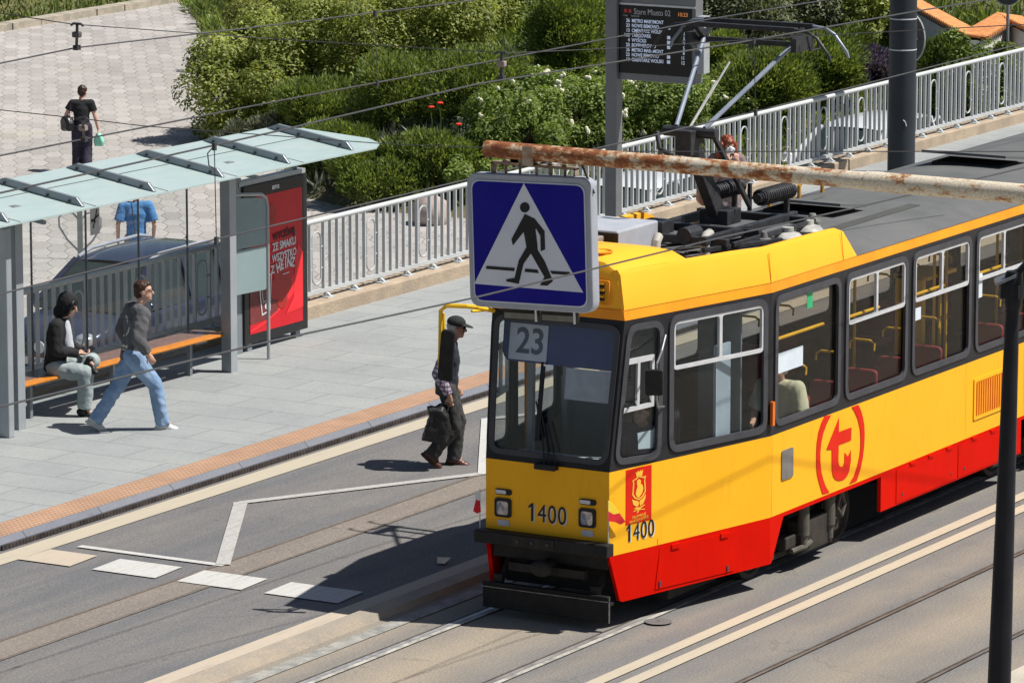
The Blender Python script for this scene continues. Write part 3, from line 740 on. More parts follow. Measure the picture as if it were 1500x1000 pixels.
for sg in (-1, 1):
    wplate('wall_lining', [[(.05, .93), (NL-.02, .93), (NL-.02, 1.56), (.05, 1.56)]], .008, nose_frame(sg), mat('lining_grey', (.07, .072, .075), None, 3, .6), sg, tram, -.05)
plate('wall_lining', [[(-.66, .93), (.66, .93), (.66, 1.545), (-.66, 1.545)]], .008, FF, mat('lining_grey', (.07, .072, .075), None, 3, .6), tram, -.05)
# saloon interior
q = G(); q.box((.1, -.66, .88), (2.3, .66, .93)); q.box((2.3, -1.14, .88), (13.4, 1.14, .93)); q.build('floor', mat('floor_dark', (.05, .045, .045), (.08, .07, .07), 3, .7), tram)
q = G(); q.box((2.4, -1.1, 2.95), (13.4, 1.1, 2.98)); q.build('ceiling', mat('ceiling_brown', (.16, .13, .11), None, 3, .6), tram)
q = G()
for sg in (-1, 1): q.box((2.4, sg*1.13-.01, .93), (13.4, sg*1.13+.01, 1.55))
q.build('wall_lining', mat('lining_brown', (.075, .035, .03), None, 3, .6), tram)
SEAT = mat('seat_burgundy', (.34, .05, .06), (.27, .04, .05), 5, .45)
HAND = mat('handle_yellow', (.92, .56, .03), None, 3, .4)
def seat(x, y):
    q = G(); q.prism(roundpoly([(-.2, 0), (.2, 0), (.19, .70), (-.19, .70)], .08), (x, y, 1.30), (0, 1, 0), (.10, 0, .66), (.05, 0, 0))
    q.box((x-.42, y-.2, 1.32), (x+.04, y+.2, 1.38)); q.box((x-.3, y-.06, .93), (x-.1, y+.06, 1.32))
    s = q.build('seat', SEAT, tram, bevel=.012)
    q = G(); q.tube([(x+.1, y-.14, 1.96), (x+.11, y-.14, 2.03), (x+.112, y-.09, 2.06), (x+.112, y+.09, 2.06), (x+.11, y+.14, 2.03), (x+.1, y+.14, 1.96)], .013, 6); q.build('handle', HAND, s)
for k in range(10):
    if k != 5: seat(3.38+.78*k, -.86)
for k in range(10):
    if k not in (1, 2, 5, 6): seat(3.2+.80*k, .82)
q = G(); q.tube([(2.42, -1.07, 2.45), (3.72, -1.07, 2.45)], .018, 8)
for i in range(1, 7): q.tube([(2.33+1.56*i+.12, -1.07, 2.43), (2.33+1.56*i+1.1, -1.07, 2.43)], .018, 8)
q.build('handrail', HAND, tram)
q = G(); q.box((6.78, -.72, 1.60), (6.86, -.40, 2.45)); q.box((6.78, -.78, 2.42), (7.5, -.38, 2.46))
for a in (6.9, 7.05, 7.2): q.tube([(a, -.80, .95), (a, -.80, 2.9)], .018)
for k in (5.9, 9.5, 11.5): q.tube([(k, -.35, .95), (k, -.35, 2.95)], .018)
q.build('grab_pole', HAND, tram)
PAP = mat('notice_white', (.62, .70, .76), (.56, .63, .70), 9, .6)
M = side_frame(-1)
for nm, x0, z0, x1, z1, mm in (('paper_notice', .10, 2.145, .71, 2.345, PAP), ('paper_notice', 3.19, 2.20, 3.43, 2.33, PAP), ('paper_notice', 4.79, 2.21, 4.95, 2.47, PAP), ('green_sticker', .79, 2.70, .91, 2.885, mat('sticker_green', (.03, .42, .17), None, 5, .5))):
    plate(nm, [[(x0, z0), (x1, z0), (x1, z1), (x0, z1)]], .003, M, mm, tram, -.012)
plate('paper_notice', [[(.46, 1.70), (.70, 1.68), (.71, 1.86), (.45, 1.86)]], .003, nose_frame(-1), PAP, tram, -.04)
# side details
wplate('fuel_flap', [rrect(.23, 1.06, .48, 1.36, .03)], .012, M, mat('flap_grey', (.20, .19, .18), (.26, .25, .24), 8, .4, .4), -1, tram, .012)
wplate('marker_light', [rrect(-.035, 1.66, .012, 1.90, .01)], .03, M, mat('marker_orange', (.75, .16, .01), None, 4, .3), -1, tram, .04)
q = G()
for k in range(15): q.box((7.13+.058*k, -1.222, .95), (7.16+.058*k, -1.204, 1.30))
gr = q.build('vent_grille', YELO, tram)
wplate('grille_frame', [rrect(4.74, .90, 5.74, 1.35, .02), rrect(4.785, .94, 5.69, 1.31, .01)], .012, M, YEL, -1, gr, .014)
wplate('grille_back', [[(4.785, .94), (5.69, .94), (5.69, 1.31), (4.785, 1.31)]], .004, M, YELO, -1, gr, .005)
# red carrier mark on the side
def zpx(pts, ox, oy, sc, Y=21.05):
    out = []
    for a, b in pts:
        p = ony(ox+a/sc, oy+b/sc, Y); out.append((p.x-TO.x-2.33, p.z))
    return out
LG = [[(232, 172), (170, 182), (140, 250), (115, 330), (100, 430), (95, 520), (95, 640), (103, 720), (120, 790), (152, 898), (215, 880), (185, 830), (160, 765), (142, 690), (133, 610), (132, 520), (142, 420), (158, 345), (190, 255)],
      [(420, 100), (480, 78), (505, 130), (522, 190), (534, 260), (538, 340), (535, 440), (522, 560), (500, 665), (465, 775), (398, 803), (440, 730), (470, 640), (490, 550), (499, 470), (500, 390), (495, 300), (475, 210), (450, 150)],
      [(303, 198), (302, 327), (418, 285), (413, 403), (300, 447), (297, 590), (305, 633), (320, 648), (340, 640), (352, 605), (355, 515), (385, 553), (412, 493), (412, 590), (395, 690), (375, 735), (345, 765), (305, 775), (272, 765), (250, 735), (238, 680), (237, 488), (188, 490)]]
parts = []
for lp in LG:
    me = curve_mesh([zpx(lp, 1180, 580, 6.25)], .003); me.transform(M @ Matrix.Translation((0, 0, .004))); parts.append(me)
link('carrier_mark', join_meshes('carrier_mark', parts), REDD, tram)
# crest panel on the nose and number
M = nose_frame(-1)
cp = wplate('crest_panel', [[(.235, 1.0), (.605, 1.0), (.605, 1.535), (.235, 1.535)]], .003, M, REDD, -1, tram, .004)
GOLD = mat('crest_gold', (.90, .50, .05), None, 5, .45)
def czp(pts): return [(.235+(a-130)/(388-130)*.37, 1.535-(b-170)/(740-170)*.535) for a, b in pts]
loops = [[(222, 205), (240, 222), (250, 200), (262, 220), (275, 198), (285, 218), (300, 200), (292, 240), (290, 262), (232, 262), (230, 240)],
         [(240, 300), (262, 290), (278, 310), (275, 340), (295, 360), (302, 400), (290, 440), (275, 460), (255, 485), (240, 470), (225, 440), (232, 400), (243, 360), (236, 330)],
         [(190, 485), (215, 500), (250, 515), (258, 540), (250, 570), (225, 565), (200, 540)], [(328, 460), (305, 490), (268, 515), (262, 540), (270, 570), (300, 555), (322, 510)],
         [(200, 590), (240, 575), (262, 585), (315, 565), (318, 572), (268, 600), (320, 612), (318, 620), (265, 610), (245, 640), (235, 635), (250, 605), (205, 620), (200, 612), (240, 595)]]
parts = []
for lp in loops: parts.append(curve_mesh([czp(lp)], .002))
parts.append(curve_mesh([czp([(258, 255), (300, 275), (328, 270), (320, 310), (328, 430), (300, 480), (258, 508), (212, 478), (190, 440), (198, 320), (190, 290), (222, 278)]), czp([(258, 268), (298, 288), (316, 284), (309, 315), (316, 425), (292, 470), (258, 494), (222, 466), (203, 432), (210, 322), (203, 296), (225, 290)])], .002))
for tx, z_ in (('TRAMWAJE', 1.062), ('WARSZAWSKIE', 1.026)):
    me = text_mesh(tx, .040, .002, sx=1.0); me.transform(Matrix.Translation((.42, z_, 0)) @ Matrix.Rotation(RAD(4), 4, 'Z')); parts.append(me)
me = join_meshes('crest', parts); me.transform(M @ Matrix.Translation((0, 0, .0065))); link('crest', me, GOLD, cp)
fleet(M, .43, .918, .165, .43)
q = G()
for s_ in (.70,): q.add([M @ Vector(v) for v in ((s_-.003, .735, .003), (s_+.003, .735, .003), (s_+.003, .80, .003), (s_-.003, .80, .003))], [(0, 1, 2, 3)])
MS_ = side_frame(-1)
for x_ in (.03, 4.55, 6.05, 7.7): q.add([MS_ @ Vector(v) for v in ((x_-.002, .735, .0025), (x_+.002, .735, .0025), (x_+.002, 1.545, .0025), (x_-.002, 1.545, .0025))], [(0, 1, 2, 3)])
q.build('panel_joint', mat('joint_ochre', (.55, .25, .01), (.45, .2, .01), 4, .6), tram)
# flags in holders at both front corners
WHT = mat('flag_white', (.75, .75, .77), None, 5, .8); FRED = mat('flag_red', (.65, .02, .03), None, 5, .8); FYEL = mat('flag_yellow', (.85, .62, .04), None, 5, .8)
def vpl(px, py):
    A_ = Vector((TO.x-.03, TO.y-.74, 0)); n_ = Vector((-.26, -.966, 0)); d_ = ray(px, py); return cC+d_*(n_.dot(A_-cC)/n_.dot(d_))
def flag(px0, polys, X, mats, fn=None):
    a = onx(px0[0], px0[1], X)-TO; b = onx(px0[0], px0[2], X)-TO; b.x = a.x; b.y = a.y
    q = G(); q.tube([b, a], .006, 6); f = q.build('flag_pole', mat('flag_staff', (.6, .6, .6), None, 5, .5), tram)
    q = G()
    for k, lp in enumerate(polys):
        q.cur = k; n = len(lp); pts = [(fn(x, y) if fn else onx(x, y, X-.02+.05*((x-px0[0])/22.)))-TO for x, y in lp]
        q.add(pts+[p+Vector((.006, 0, 0)) for p in pts], [tuple(range(n)), tuple(range(2*n-1, n-1, -1))]+[(i, n+i, n+(i+1) % n, (i+1) % n) for i in range(n)])
    q.build('flag_cloth', mats, f)
flag((703, 716, 792), [[(703, 716), (703, 733), (697, 731), (695, 726), (699, 720)], [(703, 733), (704, 749), (699, 752), (693, 748), (697, 731)]], TO.x-.06, [WHT, FRED])
flag((891, 733, 800), [[(891, 733), (896, 736), (907, 751), (899, 753), (891, 748)], [(891, 748), (899, 753), (907, 751), (916, 764), (909, 768), (900, 764), (891, 763)]], TO.x-.03, [FYEL, FRED], vpl)
# mirrors
MS = mat('mirror_arm', (.30, .31, .33), None, 6, .35, .7)
q = G(); p0 = M @ Vector((.78, 2.77, .02)); p1 = M @ Vector((.76, 2.08, .02)); e = M @ Vector((.40, 2.55, .24)); e2 = M @ Vector((.40, 2.20, .24))
q.tube([p0, p0.lerp(e, .45)+Vector((0, 0, -.02)), e+Vector((0, 0, .02)), e, e2+Vector((0, 0, .03)), e2+Vector((.03, 0, -.05)), p1], .012, 8)
ma = q.build('mirror_arm', MS, tram)
q = G(); c = M @ Vector((.34, 2.40, .26)); q.prism(roundpoly([(-.085, -.125), (.085, -.125), (.085, .125), (-.085, .125)], .03), c, (.45, -.9, 0), (0, 0, 1), (.045, .02, 0)); q.build('mirror', UNDB, ma, bevel=.012)
q = G(); q.tube([(.30, .71, 2.93), (-.10, .72, 3.03), (-.14, .80, 3.04), (-.16, 1.02, 3.03), (-.17, 1.08, 2.98), (-.17, 1.09, 2.40)], .022, 8); q.tube([(.3, .75, 2.95), (-.06, .80, 2.98)], .015, 6); q.tube([(-.15, 1.06, 2.95), (-.15, 1.05, 2.45)], .015, 6)
ma = q.build('mirror_arm', HAND, tram)
q = G(); q.prism(roundpoly([(-.085, -.24), (.065, -.26), (.09, .24), (-.04, .26)], .05), (-.20, 1.0, 2.56), (.35, -.94, 0), (0, 0, 1), (-.05, -.02, 0)); q.build('mirror', UNDB, ma, bevel=.012)
# bogies
def bogie(xc):
    q = G()
    for sg in (-1, 1):
        q.box((xc-.60, sg*.98-.06, .24), (xc+.60, sg*.98+.06, .38)); q.box((xc-.35, sg*1.0-.09, .16), (xc+.35, sg*1.0+.09, .5))
        q.box((xc-1.25, sg*.90-.03, .14), (xc-.2, sg*.90+.03, .22))
    q.box((xc-.3, -.9, .3), (xc+.3, .9, .6))
    b = q.build('bogie', BOG, tram, bevel=.02)
    for dx in (-.95, .95):
        q = G()
        for sg in (-1, 1):
            q.lathe((xc+dx, sg*.75, .335), [(.10, -.07), (.31, -.07), (.345, -.04), (.33, .07), (.28, .075), (.25, .04), (.12, .05), (.09, .10), (.001, .10)] if sg > 0 else [(.001, -.10), (.09, -.10), (.12, -.05), (.25, -.04), (.28, -.075), (.33, -.07), (.345, .04), (.31, .07), (.10, .07)], 28, 'y')
        q.cyl((xc+dx, -.7, .335), (xc+dx, .7, .335), .07); q.build('wheel', BOG, b, smooth=True)
    q = G()
    for dx in (-.30, .28):
        q.cyl((xc+dx, -1.08, .36), (xc+dx, -1.08, .74), .065, .06); q.cyl((xc+dx, -1.08, .22), (xc+dx, -1.08, .361), .045)
        q.build('damper', mat('damper_dusty', (.11, .10, .085), (.07, .063, .053), 8, .7), b, smooth=True); q = G()
    q.tube([(xc+.55, -1.07, .62), (xc+.46, -1.08, .50), (xc+.55, -1.09, .40), (xc+.64, -1.08, .50), (xc+.58, -1.07, .64)], .022, 8); q.build('brake_linkage', mat('damper_dusty', (.11, .10, .085), (.07, .063, .053), 8, .7), b, smooth=True); q = G(); q.tube([(xc-.5, -1.05, .22), (xc-.3, -1.1, .24), (xc-.15, -1.09, .26)], .030, 8)
    q.build('brake_linkage', mat('damper_dusty', (.11, .10, .085), (.07, .063, .053), 8, .7), b, smooth=True)
bogie(3.6); bogie(9.4)
# ------------------------------------------------------------------ pantograph
q = G(); Z = 3.42
for sg in (-1, 1): q.bar((2.35, sg*.42, Z), (4.35, sg*.42, Z), .07, .09); q.bar((2.6, sg*.62, Z-.05), (4.4, sg*.62, Z-.05), .04, .05)
for x in (2.5, 3.2, 4.2): q.bar((x, -.62, Z-.02), (x, .62, Z-.02), .08, .08)
q.box((3.36, -.16, Z), (3.66, .16, Z+.15)); q.bar((4.2, -.4, Z), (4.2, -.4, Z+.26), .05, .05); q.bar((4.2, .2, Z), (4.2, .2, Z+.26), .05, .05)
q.cyl((2.45, -.15, Z+.02), (2.72, -.15, Z+.02), .085, n=14); q.box((2.5, .12, Z), (2.75, .38, Z+.13)); q.bar((2.2, -.5, Z-.06), (3.4, -.75, Z-.10), .05, .05)
pan = q.build('pantograph', PAN, tram, bevel=.008)
q = G()
q.bar((3.46, .0, 3.50), (2.80, .0, 4.40), .11, .17)
q.cyl((2.86, -.30, 4.42), (2.86, .30, 4.42), .055, n=12); q.box((2.70, -.09, 4.20), (2.95, .09, 4.45)); q.tube([(2.62, .25, 4.44), (2.55, .18, 4.28), (2.66, .1, 4.2)], .03, 6)
q.build('lower_arm', PAN, pan, bevel=.01)
q = G(); q.bar((3.92, -.12, 3.55), (2.98, -.20, 4.38), .04, .045); q.bar((3.92, -.12, 3.5), (3.92, -.12, 3.78), .035, .035); q.build('thrust_rod', PAN, pan)
q = G()
hd = 4.12; HZ = 5.22
for sg in (-1, 1): q.tube([(2.86, sg*.16, 4.47), (hd, sg*.52, HZ)], .024, 8)
q.build('upper_arm', PANG, pan, smooth=True)
q = G(); q.tube([(2.92, .03, 4.47), (3.80, .06, 5.02)], .012, 6); q.tube([(2.84, .03, 4.43), (3.5, .05, 4.86)], .008, 6); q.build('guide_rod', mat('rod_pale', (.5, .5, .48), None, 5, .4, .5), pan)
q = G(); q.bar((hd, -.62, HZ-.02), (hd, .62, HZ-.02), .05, .05)
for sg in (-1, 1):
    for dx in (-.17, .17): q.bar((hd, sg*.52, HZ), (hd+dx, sg*.52, HZ+.12), .05, .04)
    q.box((hd-.2, sg*.60-.03, HZ-.08), (hd+.2, sg*.60+.03, HZ+.06)); q.tube([(hd-.1, sg*.7, HZ+.1), (hd-.1, sg*.74, HZ-.06), (hd+.1, sg*.74, HZ-.06), (hd+.1, sg*.7, HZ+.1)], .014, 6)
hdm = q.build('head_frame', PAN, pan)
for dx in (-.20, .20):
    q = G(); z = HZ+.15
    pts = [(hd+dx, t, z - .0*t) for t in (-.62, .62)]
    q.bar(pts[0], pts[1], .06, .05); st = q.build('collector_strip', PAN, hdm, bevel=.006)
    for sg in (-1, 1):
        q = G(); q.tube([(hd+dx, sg*.62, z), (hd+dx, sg*.76, z-.015), (hd+dx, sg*.86, z-.07), (hd+dx, sg*1.0, z-.24), (hd+dx, sg*1.02, z-.30)], .017, 8)
        q.build('horn', PANG if dx > 0 else PAN, st, smooth=True)
q = G()
def coil(a, b, r, n, w):
    a, b = Vector(a), Vector(b); d = (b-a); t = d.normalized(); u = t.cross(cZ).normalized(); v = u.cross(t)
    return [a+d*(k/(n*10))+(u*cos(2*pi*k/10)+v*sin(2*pi*k/10))*r for k in range(n*10+1)]
for y in (-.42, .16):
    q = G()
    q.tube(coil((3.55, y, 3.70), (4.22, y, 3.70), .078, 15, .02), .013, 5); q.cyl((3.5, y, 3.70), (4.3, y, 3.70), .05, n=8)
    q.build('spring', PAN, pan, smooth=True)
def insul(x, y, z0, m, r=.085):
    q = G(); prof = [(r*.6, 0)]
    for k in range(3): prof += [(r*.6, .02+.055*k), (r, .03+.055*k), (r*.95, .045+.055*k), (r*.6, .055+.055*k)]
    prof += [(r*.5, .19), (r*.35, .22)]
    q.lathe((x, y, z0), prof, 16); q.build('insulator', m, pan, smooth=True)
insul(4.55, -.52, 3.20, CERD, .09); insul(3.2, -.66, 3.2, CERD, .07); insul(2.3, .6, 3.2, CERD, .07)
for x, y, m_ in ((4.25, -.62, CER), (3.72, -.66, CER), (2.4, .62, CER), (4.3, .62, CER)):
    q = G(); q.lathe((x, y, 3.20), [(.08, 0), (.08, .07), (.155, .08), (.16, .10), (.12, .14), (.06, .155), (.06, .2)], 18); q.build('insulator', m_, pan, smooth=True)
for hp in ([(2.62, -.35, 3.46), (2.5, -.38, 3.46), (2.42, -.4, 3.42), (2.42, -.42, 3.2)], [(2.2, .0, 3.46), (2.12, -.02, 3.42), (2.08, -.02, 3.2)]):
    q = G(); q.tube(hp, .05, 10); q.build('hose', mat('hose_grey', (.42, .41, .38), (.35, .34, .31), 6, .6), pan, smooth=True)
q = G()
for k, y in enumerate((-.2, .1, .4)): q.tube([(2.4, y, 3.28), (3.0, y-.1, 3.24), (3.6, y-.3, 3.26), (4.1, y-.1, 3.24)], .018, 6)
q.tube([(1.9, -.4, 3.3), (2.6, -.7, 3.28), (3.4, -.82, 3.28)], .015, 6)
q.build('cable', UND, pan)
# roof grab handles
q = G()
for x in (6.25, 6.95):
    q = G(); q.tube([(x, .85, 3.12), (x, .85, 3.30), (x+.06, .82, 3.36), (x+.36, .78, 3.36), (x+.42, .78, 3.30), (x+.42, .78, 3.12)], .022, 8)
    q.build('roof_handle', mat('handle_ochre', (.55, .28, .03), (.45, .22, .03), 6, .5), tram)
# ------------------------------------------------------------------ overhead crossing sign on its rusty arm
def rusty():
    m, nt, out = new_mat('rusty_pipe')
    tc = N(nt, 'ShaderNodeTexCoord').outputs['Object']
    mp = N(nt, 'ShaderNodeMapping'); L(nt, tc, mp.inputs[0]); mp.inputs['Scale'].default_value = (1, .55, 1)
    sp = N(nt, 'ShaderNodeSeparateXYZ'); L(nt, tc, sp.inputs[0])
    bias = N(nt, 'ShaderNodeMapRange'); L(nt, sp.outputs[1], bias.inputs[0])
    for i, v in ((1, -2.9), (2, -.2), (3, -.085), (4, .085)): bias.inputs[i].default_value = v
    f = math_(nt, 'ADD', noise_(nt, mp.outputs[0], 13, 8, .72), bias.outputs[0])
    f = math_(nt, 'ADD', f, math_(nt, 'MULTIPLY', math_(nt, 'SUBTRACT', noise_(nt, tc, 2.4, 3), .5), .35))
    col = ramp(nt, f, [(.44, (.60, .53, .42)), (.49, (.45, .30, .17)), (.54, (.30, .10, .03)), (.66, (.16, .045, .018))])
    fine = ramp(nt, noise_(nt, tc, 60, 4, .7), [(.3, (.65,)*3), (.6, (1.1,)*3)]); col = mixc(nt, 1, col, fine, 'MULTIPLY')
    p = N(nt, 'ShaderNodeBsdfPrincipled', Roughness=.8); L(nt, col, p.inputs['Base Color'])
    b = N(nt, 'ShaderNodeBump', Strength=.4, Distance=.004); L(nt, f, b.inputs['Height']); L(nt, b.outputs[0], p.inputs['Normal'])
    L(nt, p.outputs[0], out.inputs[0]); return m
M_RUSTY = rusty()
arm = empty('sign_gantry', (29.93, 17.68, 5.98), 0, 'long rusty cream pipe arm reaching over the road, crossing sign hung from its free end', 'gantry arm')
q = G(); q.cyl((0, 0, 0), (0, -3.1, -.012), .062, n=24); q.build('arm', M_RUSTY, arm, smooth=True)
q = G(); q.cyl((0, -3.101, -.012), (0, -9.0, -.03), .070, n=24); q.build('arm', M_RUSTY, arm, smooth=True)
q = G(); q.cyl((0, -9.0, -6.0), (0, -9.0, .4), .12, n=20); q.build('mast', M_RUSTY, arm, smooth=True)
sU = Vector((0, -1.02, .032)).normalized(); sV = Vector((0, .032, 1.02)).normalized()
SIG = empty('crossing_sign', (29.93, 17.31, 5.31), 0, 'square blue pedestrian crossing sign with white triangle and walking figure', 'road sign')
SO = Vector((0, 0, 0)); SM = frame(SO, sU, sV)        # W points towards -x (the camera side)
hw, hh = .515, .49
box_m = mat('sign_box_grey', (.36, .38, .44), (.31, .33, .38), 4, .45, .1, streak=(.22, .22, .24))
plate('box', [rrect(-hw, -hh, hw, hh, .085, 8)], .085, SM, box_m, SIG, .0, .008)
me_w = mat('sign_white', (.60, .62, .70), (.55, .57, .66), 4, .5)
plate('border', [rrect(-hw+.035, -hh+.035, hw-.035, hh-.04, .075, 8)], .004, SM, me_w, SIG, .016)
SB = mat('sign_blue', (.012, .010, .22), (.016, .014, .24), 3, .5, spec=.08)
plate('blue_face', [rrect(-hw+.045, -hh+.045, hw-.045, hh-.05, .07, 8)], .004, SM, SB, SIG, .020)
def spx(a, b):
    # zoomed photo pixel to sign plane
    TLp, TRp, BLp = (90, 258), (752, 278), (112, 960)
    ux, uy = TRp[0]-TLp[0], TRp[1]-TLp[1]; vx, vy = BLp[0]-TLp[0], BLp[1]-TLp[1]
    dx, dy = a-TLp[0], b-TLp[1]; det = ux*vy-uy*vx
    u = (dx*vy-dy*vx)/det; v = (ux*dy-uy*dx)/det
    return (-hw+u*2*hw, hh-v*2*hh)
plate('triangle', [[spx(405, 303), spx(135, 842), spx(728, 872)]], .004, SM, me_w, SIG, .0235)
SK = mat('sign_black', (.012, .012, .014), None, 4, .5)
fig = [[(412, 465), (340, 600), (348, 632), (406, 560), (412, 585), (422, 640), (380, 712), (358, 805), (312, 814), (314, 825), (380, 836), (406, 728), (446, 672), (520, 795), (497, 840), (536, 841), (566, 816), (522, 715), (482, 652), (480, 620), (470, 545), (474, 540), (497, 578), (500, 660), (523, 650), (519, 553), (465, 488)],
       [(412+26*cos(2*pi*k/24), 430+27*sin(2*pi*k/24)) for k in range(24)],
       [(203, 745), (358, 752), (355, 769), (201, 761)], [(416, 754), (482, 758), (489, 776), (412, 771)], [(550, 762), (655, 766), (660, 781), (562, 778)]]
parts = []
for lp in fig:
    me = curve_mesh([[spx(*p) for p in lp]], .004); me.transform(SM @ Matrix.Translation((0, 0, .0255))); parts.append(me)
link('pictogram', join_meshes('pictogram', parts), SK, SIG)
q = G(); q.box((.03, -.36, .555), (.09, .35, .575)); q.box((.03, .33, .49), (.09, .35, .57)); q.box((.03, -.36, .50), (.09, -.345, .57))
for y in (.24, .12, -.02, -.14, -.26): q.cyl((.06, y, .47), (.06, y, .61), .011, n=8); q.box((.045, y-.02, .575), (.075, y+.02, .59))
q.box((.0, .08, .58), (.10, .17, .67)); 
q.build('hanger', mat('hanger_rust', (.30, .25, .20), (.12, .07, .045), 14, .8), SIG, bevel=.002)
q = G(); q.box((.0, .10, .565), (.005, .165, .70)); q.box((-.066, -.06, .57), (-.062, .03, .72)); q.box((-.066, -.06, .57), (.08, .03, .575)); q.build('bracket', mat('bracket_cream', (.46, .42, .34), (.28, .17, .10), 9, .8), SIG)
q = G(); q.tube([(.03, -.52, .40), (.04, -.40, .62), (.02, -.42, .66)], .008, 6); q.build('cable', UND, SIG)
for y0, y1 in ((-.345, -.035), (-.01, .285)):
    pass
for u0, u1 in ((-.275, .02), (.045, .345)):
    l = plate('sign_lamp', [[(u0, -hh-.095), (u1, -hh-.095), (u1, -hh-.002), (u0, -hh-.002)]], .05, SM, UND, SIG, -.05)
    plate('lens', [[(u0+.012, -hh-.088), (u1-.012, -hh-.088), (u1-.012, -hh-.045), (u0+.012, -hh-.045)]], .01, SM, mat('lamp_diffuser', (.19, .18, .155), (.14, .13, .115), 8, .5), l, -.045)
    plate('clip', [[(u1-.018, -hh-.10), (u1-.004, -hh-.10), (u1-.004, -hh), (u1-.018, -hh)]], .012, SM, ALU, l, -.035)
plate('stain', [rrect(-.02, -hh-.0, .02, -hh+.012, .002)], .003, SM, SK, SIG, .0)
# ------------------------------------------------------------------ overhead wires
WIRE = mat('wire_dark', (.045, .045, .05), (.07, .07, .075), 3, .5, .3); WIREG = mat('wire_grey', (.085, .085, .09), (.065, .065, .07), 3, .5, .2)
def wire(name, pts, r, m, label):
    r *= .82
    q = G(); q.tube(pts, r, 6); o = q.build(name, m); return tag(o, label, 'overhead wire')
def ext(p, q, t): return q+(q-p)*t
p = [onz(0, 93, 6.30), onz(112, 70, 6.3), onz(400, 37, 6.3), onz(700, 0, 6.3)]
wire('overhead_wire', [ext(p[1], p[0], 8)] + p + [ext(p[2], p[3], 4)], .008, WIREG, 'upper carrying wire over the tram track, top left from the square to the big bush')
p = [onz(0, 228, 5.48), onz(400, 149.5, 5.48), onz(700, 93.5, 5.48), onz(1033, 29.5, 5.48), onz(1212, 0, 5.48)]
wire('overhead_wire', [ext(p[1], p[0], 2)] + p + [ext(p[3], p[4], 5)], .009, WIREG, 'contact wire over the tram track, touching the pantograph strips')
p = [onz(-60, 296, 6.02), onz(215, 235, 6.02), onz(400, 193.6, 6.02), onz(700, 123, 6.02), onz(1080, 63, 6.02), onz(1340, 17, 6.02), onz(1447, 0, 6.02)]
wire('overhead_wire', [ext(p[1], p[0], 2)] + p + [ext(p[5], p[6], 5)], .009, WIREG, 'carrying wire passing low over the shelter roof and in front of the pantograph head')
p = [onz(-40, 441, 5.3), onz(320, 349.5, 5.3), onz(680, 264, 5.3), onz(872, 218, 5.3), onz(1104, 164, 5.3), onz(1240, 130, 5.3), onz(1560, 48, 5.3)]
wire('overhead_wire', [ext(p[1], p[0], 2)] + p + [ext(p[5], p[6], 1)], .008, WIREG, 'contact wire running just along the top of the white railing in view')
p = [onz(-40, 605, 5.4), onz(394, 500, 5.4), onz(692, 436.6, 5.4), onz(860, 396, 5.4), onz(1060, 347, 5.4), onz(1260, 302.7, 5.4), onz(1540, 236, 5.4)]
wire('overhead_wire', [ext(p[1], p[0], 2)] + p + [ext(p[5], p[6], 1)], .008, WIREG, 'lowest grey wire crossing the bench, the blue sign and the tram roof')
p = [onz(-30, 15, 6.5), onz(104, 35.5, 6.5), onz(400, 57.4, 6.3), onz(744, 78, 6.22), onz(901, 71, 6.22), onz(1183, 53, 6.3), onz(1540, 34, 6.4)]
wire('span_wire', [ext(p[1], p[0], 4)] + p + [ext(p[5], p[6], 2)], .005, WIRE, 'upper thin black span wire sagging across both tracks')
p = [onz(-30, 158, 5.7), onz(120, 174, 5.72), onz(213, 185, 5.68), onz(567, 211, 5.55), onz(872, 222, 5.5), onz(1540, 222, 5.5)]
wire('span_wire', [ext(p[1], p[0], 4)] + p + [ext(p[4], p[5], 1)], .005, WIRE, 'lower thin black span wire lying level across the big pole')
def dropper(a, b, label):
    q = G(); q.tube([a, b], .004, 5); o = q.build('dropper_wire', WIRE); tag(o, label, 'dropper wire', 'droppers between the overhead wires')
    for p_ in (a, b):
        c = G(); c.box(Vector(p_)-Vector((.014, .012, .035)), Vector(p_)+Vector((.014, .012, .02))); c.build('clamp', WIRE, o)
    lp = G(); lp.tube([Vector(a)+Vector((0, 0, -.0)), Vector(a)+Vector((.0, .06, -.06)), Vector(a)+Vector((0, .05, -.15)), Vector(a)+Vector((0, 0, -.17))], .005, 5); lp.build('loop', WIRE, o)
def tie(px, y0, z0, y1, z1, label): dropper(onz(px, y0, z0), onz(px+3, y1, z1), label)
tie(314, 213.5, 6.02, 351, 5.3, 'thin dropper wire hanging in front of the shelter post')
tie(549.5, 18.8, 6.3, 121, 5.48, 'thin dropper wire against the dark bushes left of the blue sign')
tie(1104, 58.8, 6.02, 164, 5.3, 'thin dropper wire hanging beside the right pantograph arm')
INS = mat('insulator_pinkish', (.34, .27, .25), (.26, .21, .2), 8, .5)
def insulator(a, b, m, label):
    a, b = Vector(a), Vector(b); q = G(); q.bar(a, b, .022, .022); q.tube([a+Vector((0, .06, -.005)), a+Vector((0, .035, .012)), a-Vector((0, .035, -.012)), a-Vector((0, .06, .005))], .010, 6)
    o = q.build('line_insulator', WIRE); tag(o, label, 'insulator', 'insulators on the span wires')
    c = a.lerp(b, .42); q = G(); q.box(c-Vector((.025, .036, .024)), c+Vector((.025, .036, .024))); q.build('insulator_block', m, o, bevel=.01)
    q = G(); q.box(b-Vector((.02, .022, .02)), b+Vector((.03, .022, .02))); q.build('clamp', WIRE, o)
insulator(onz(113, 37, 6.5), onz(112, 70, 6.3), mat('insulator_dark', (.10, .09, .10), None, 8, .5), 'dark insulator hanging over the paved square, upper left')
insulator(onz(121, 175, 5.72), onz(123, 204, 5.48), INS, 'grey insulator in front of the woman in black')
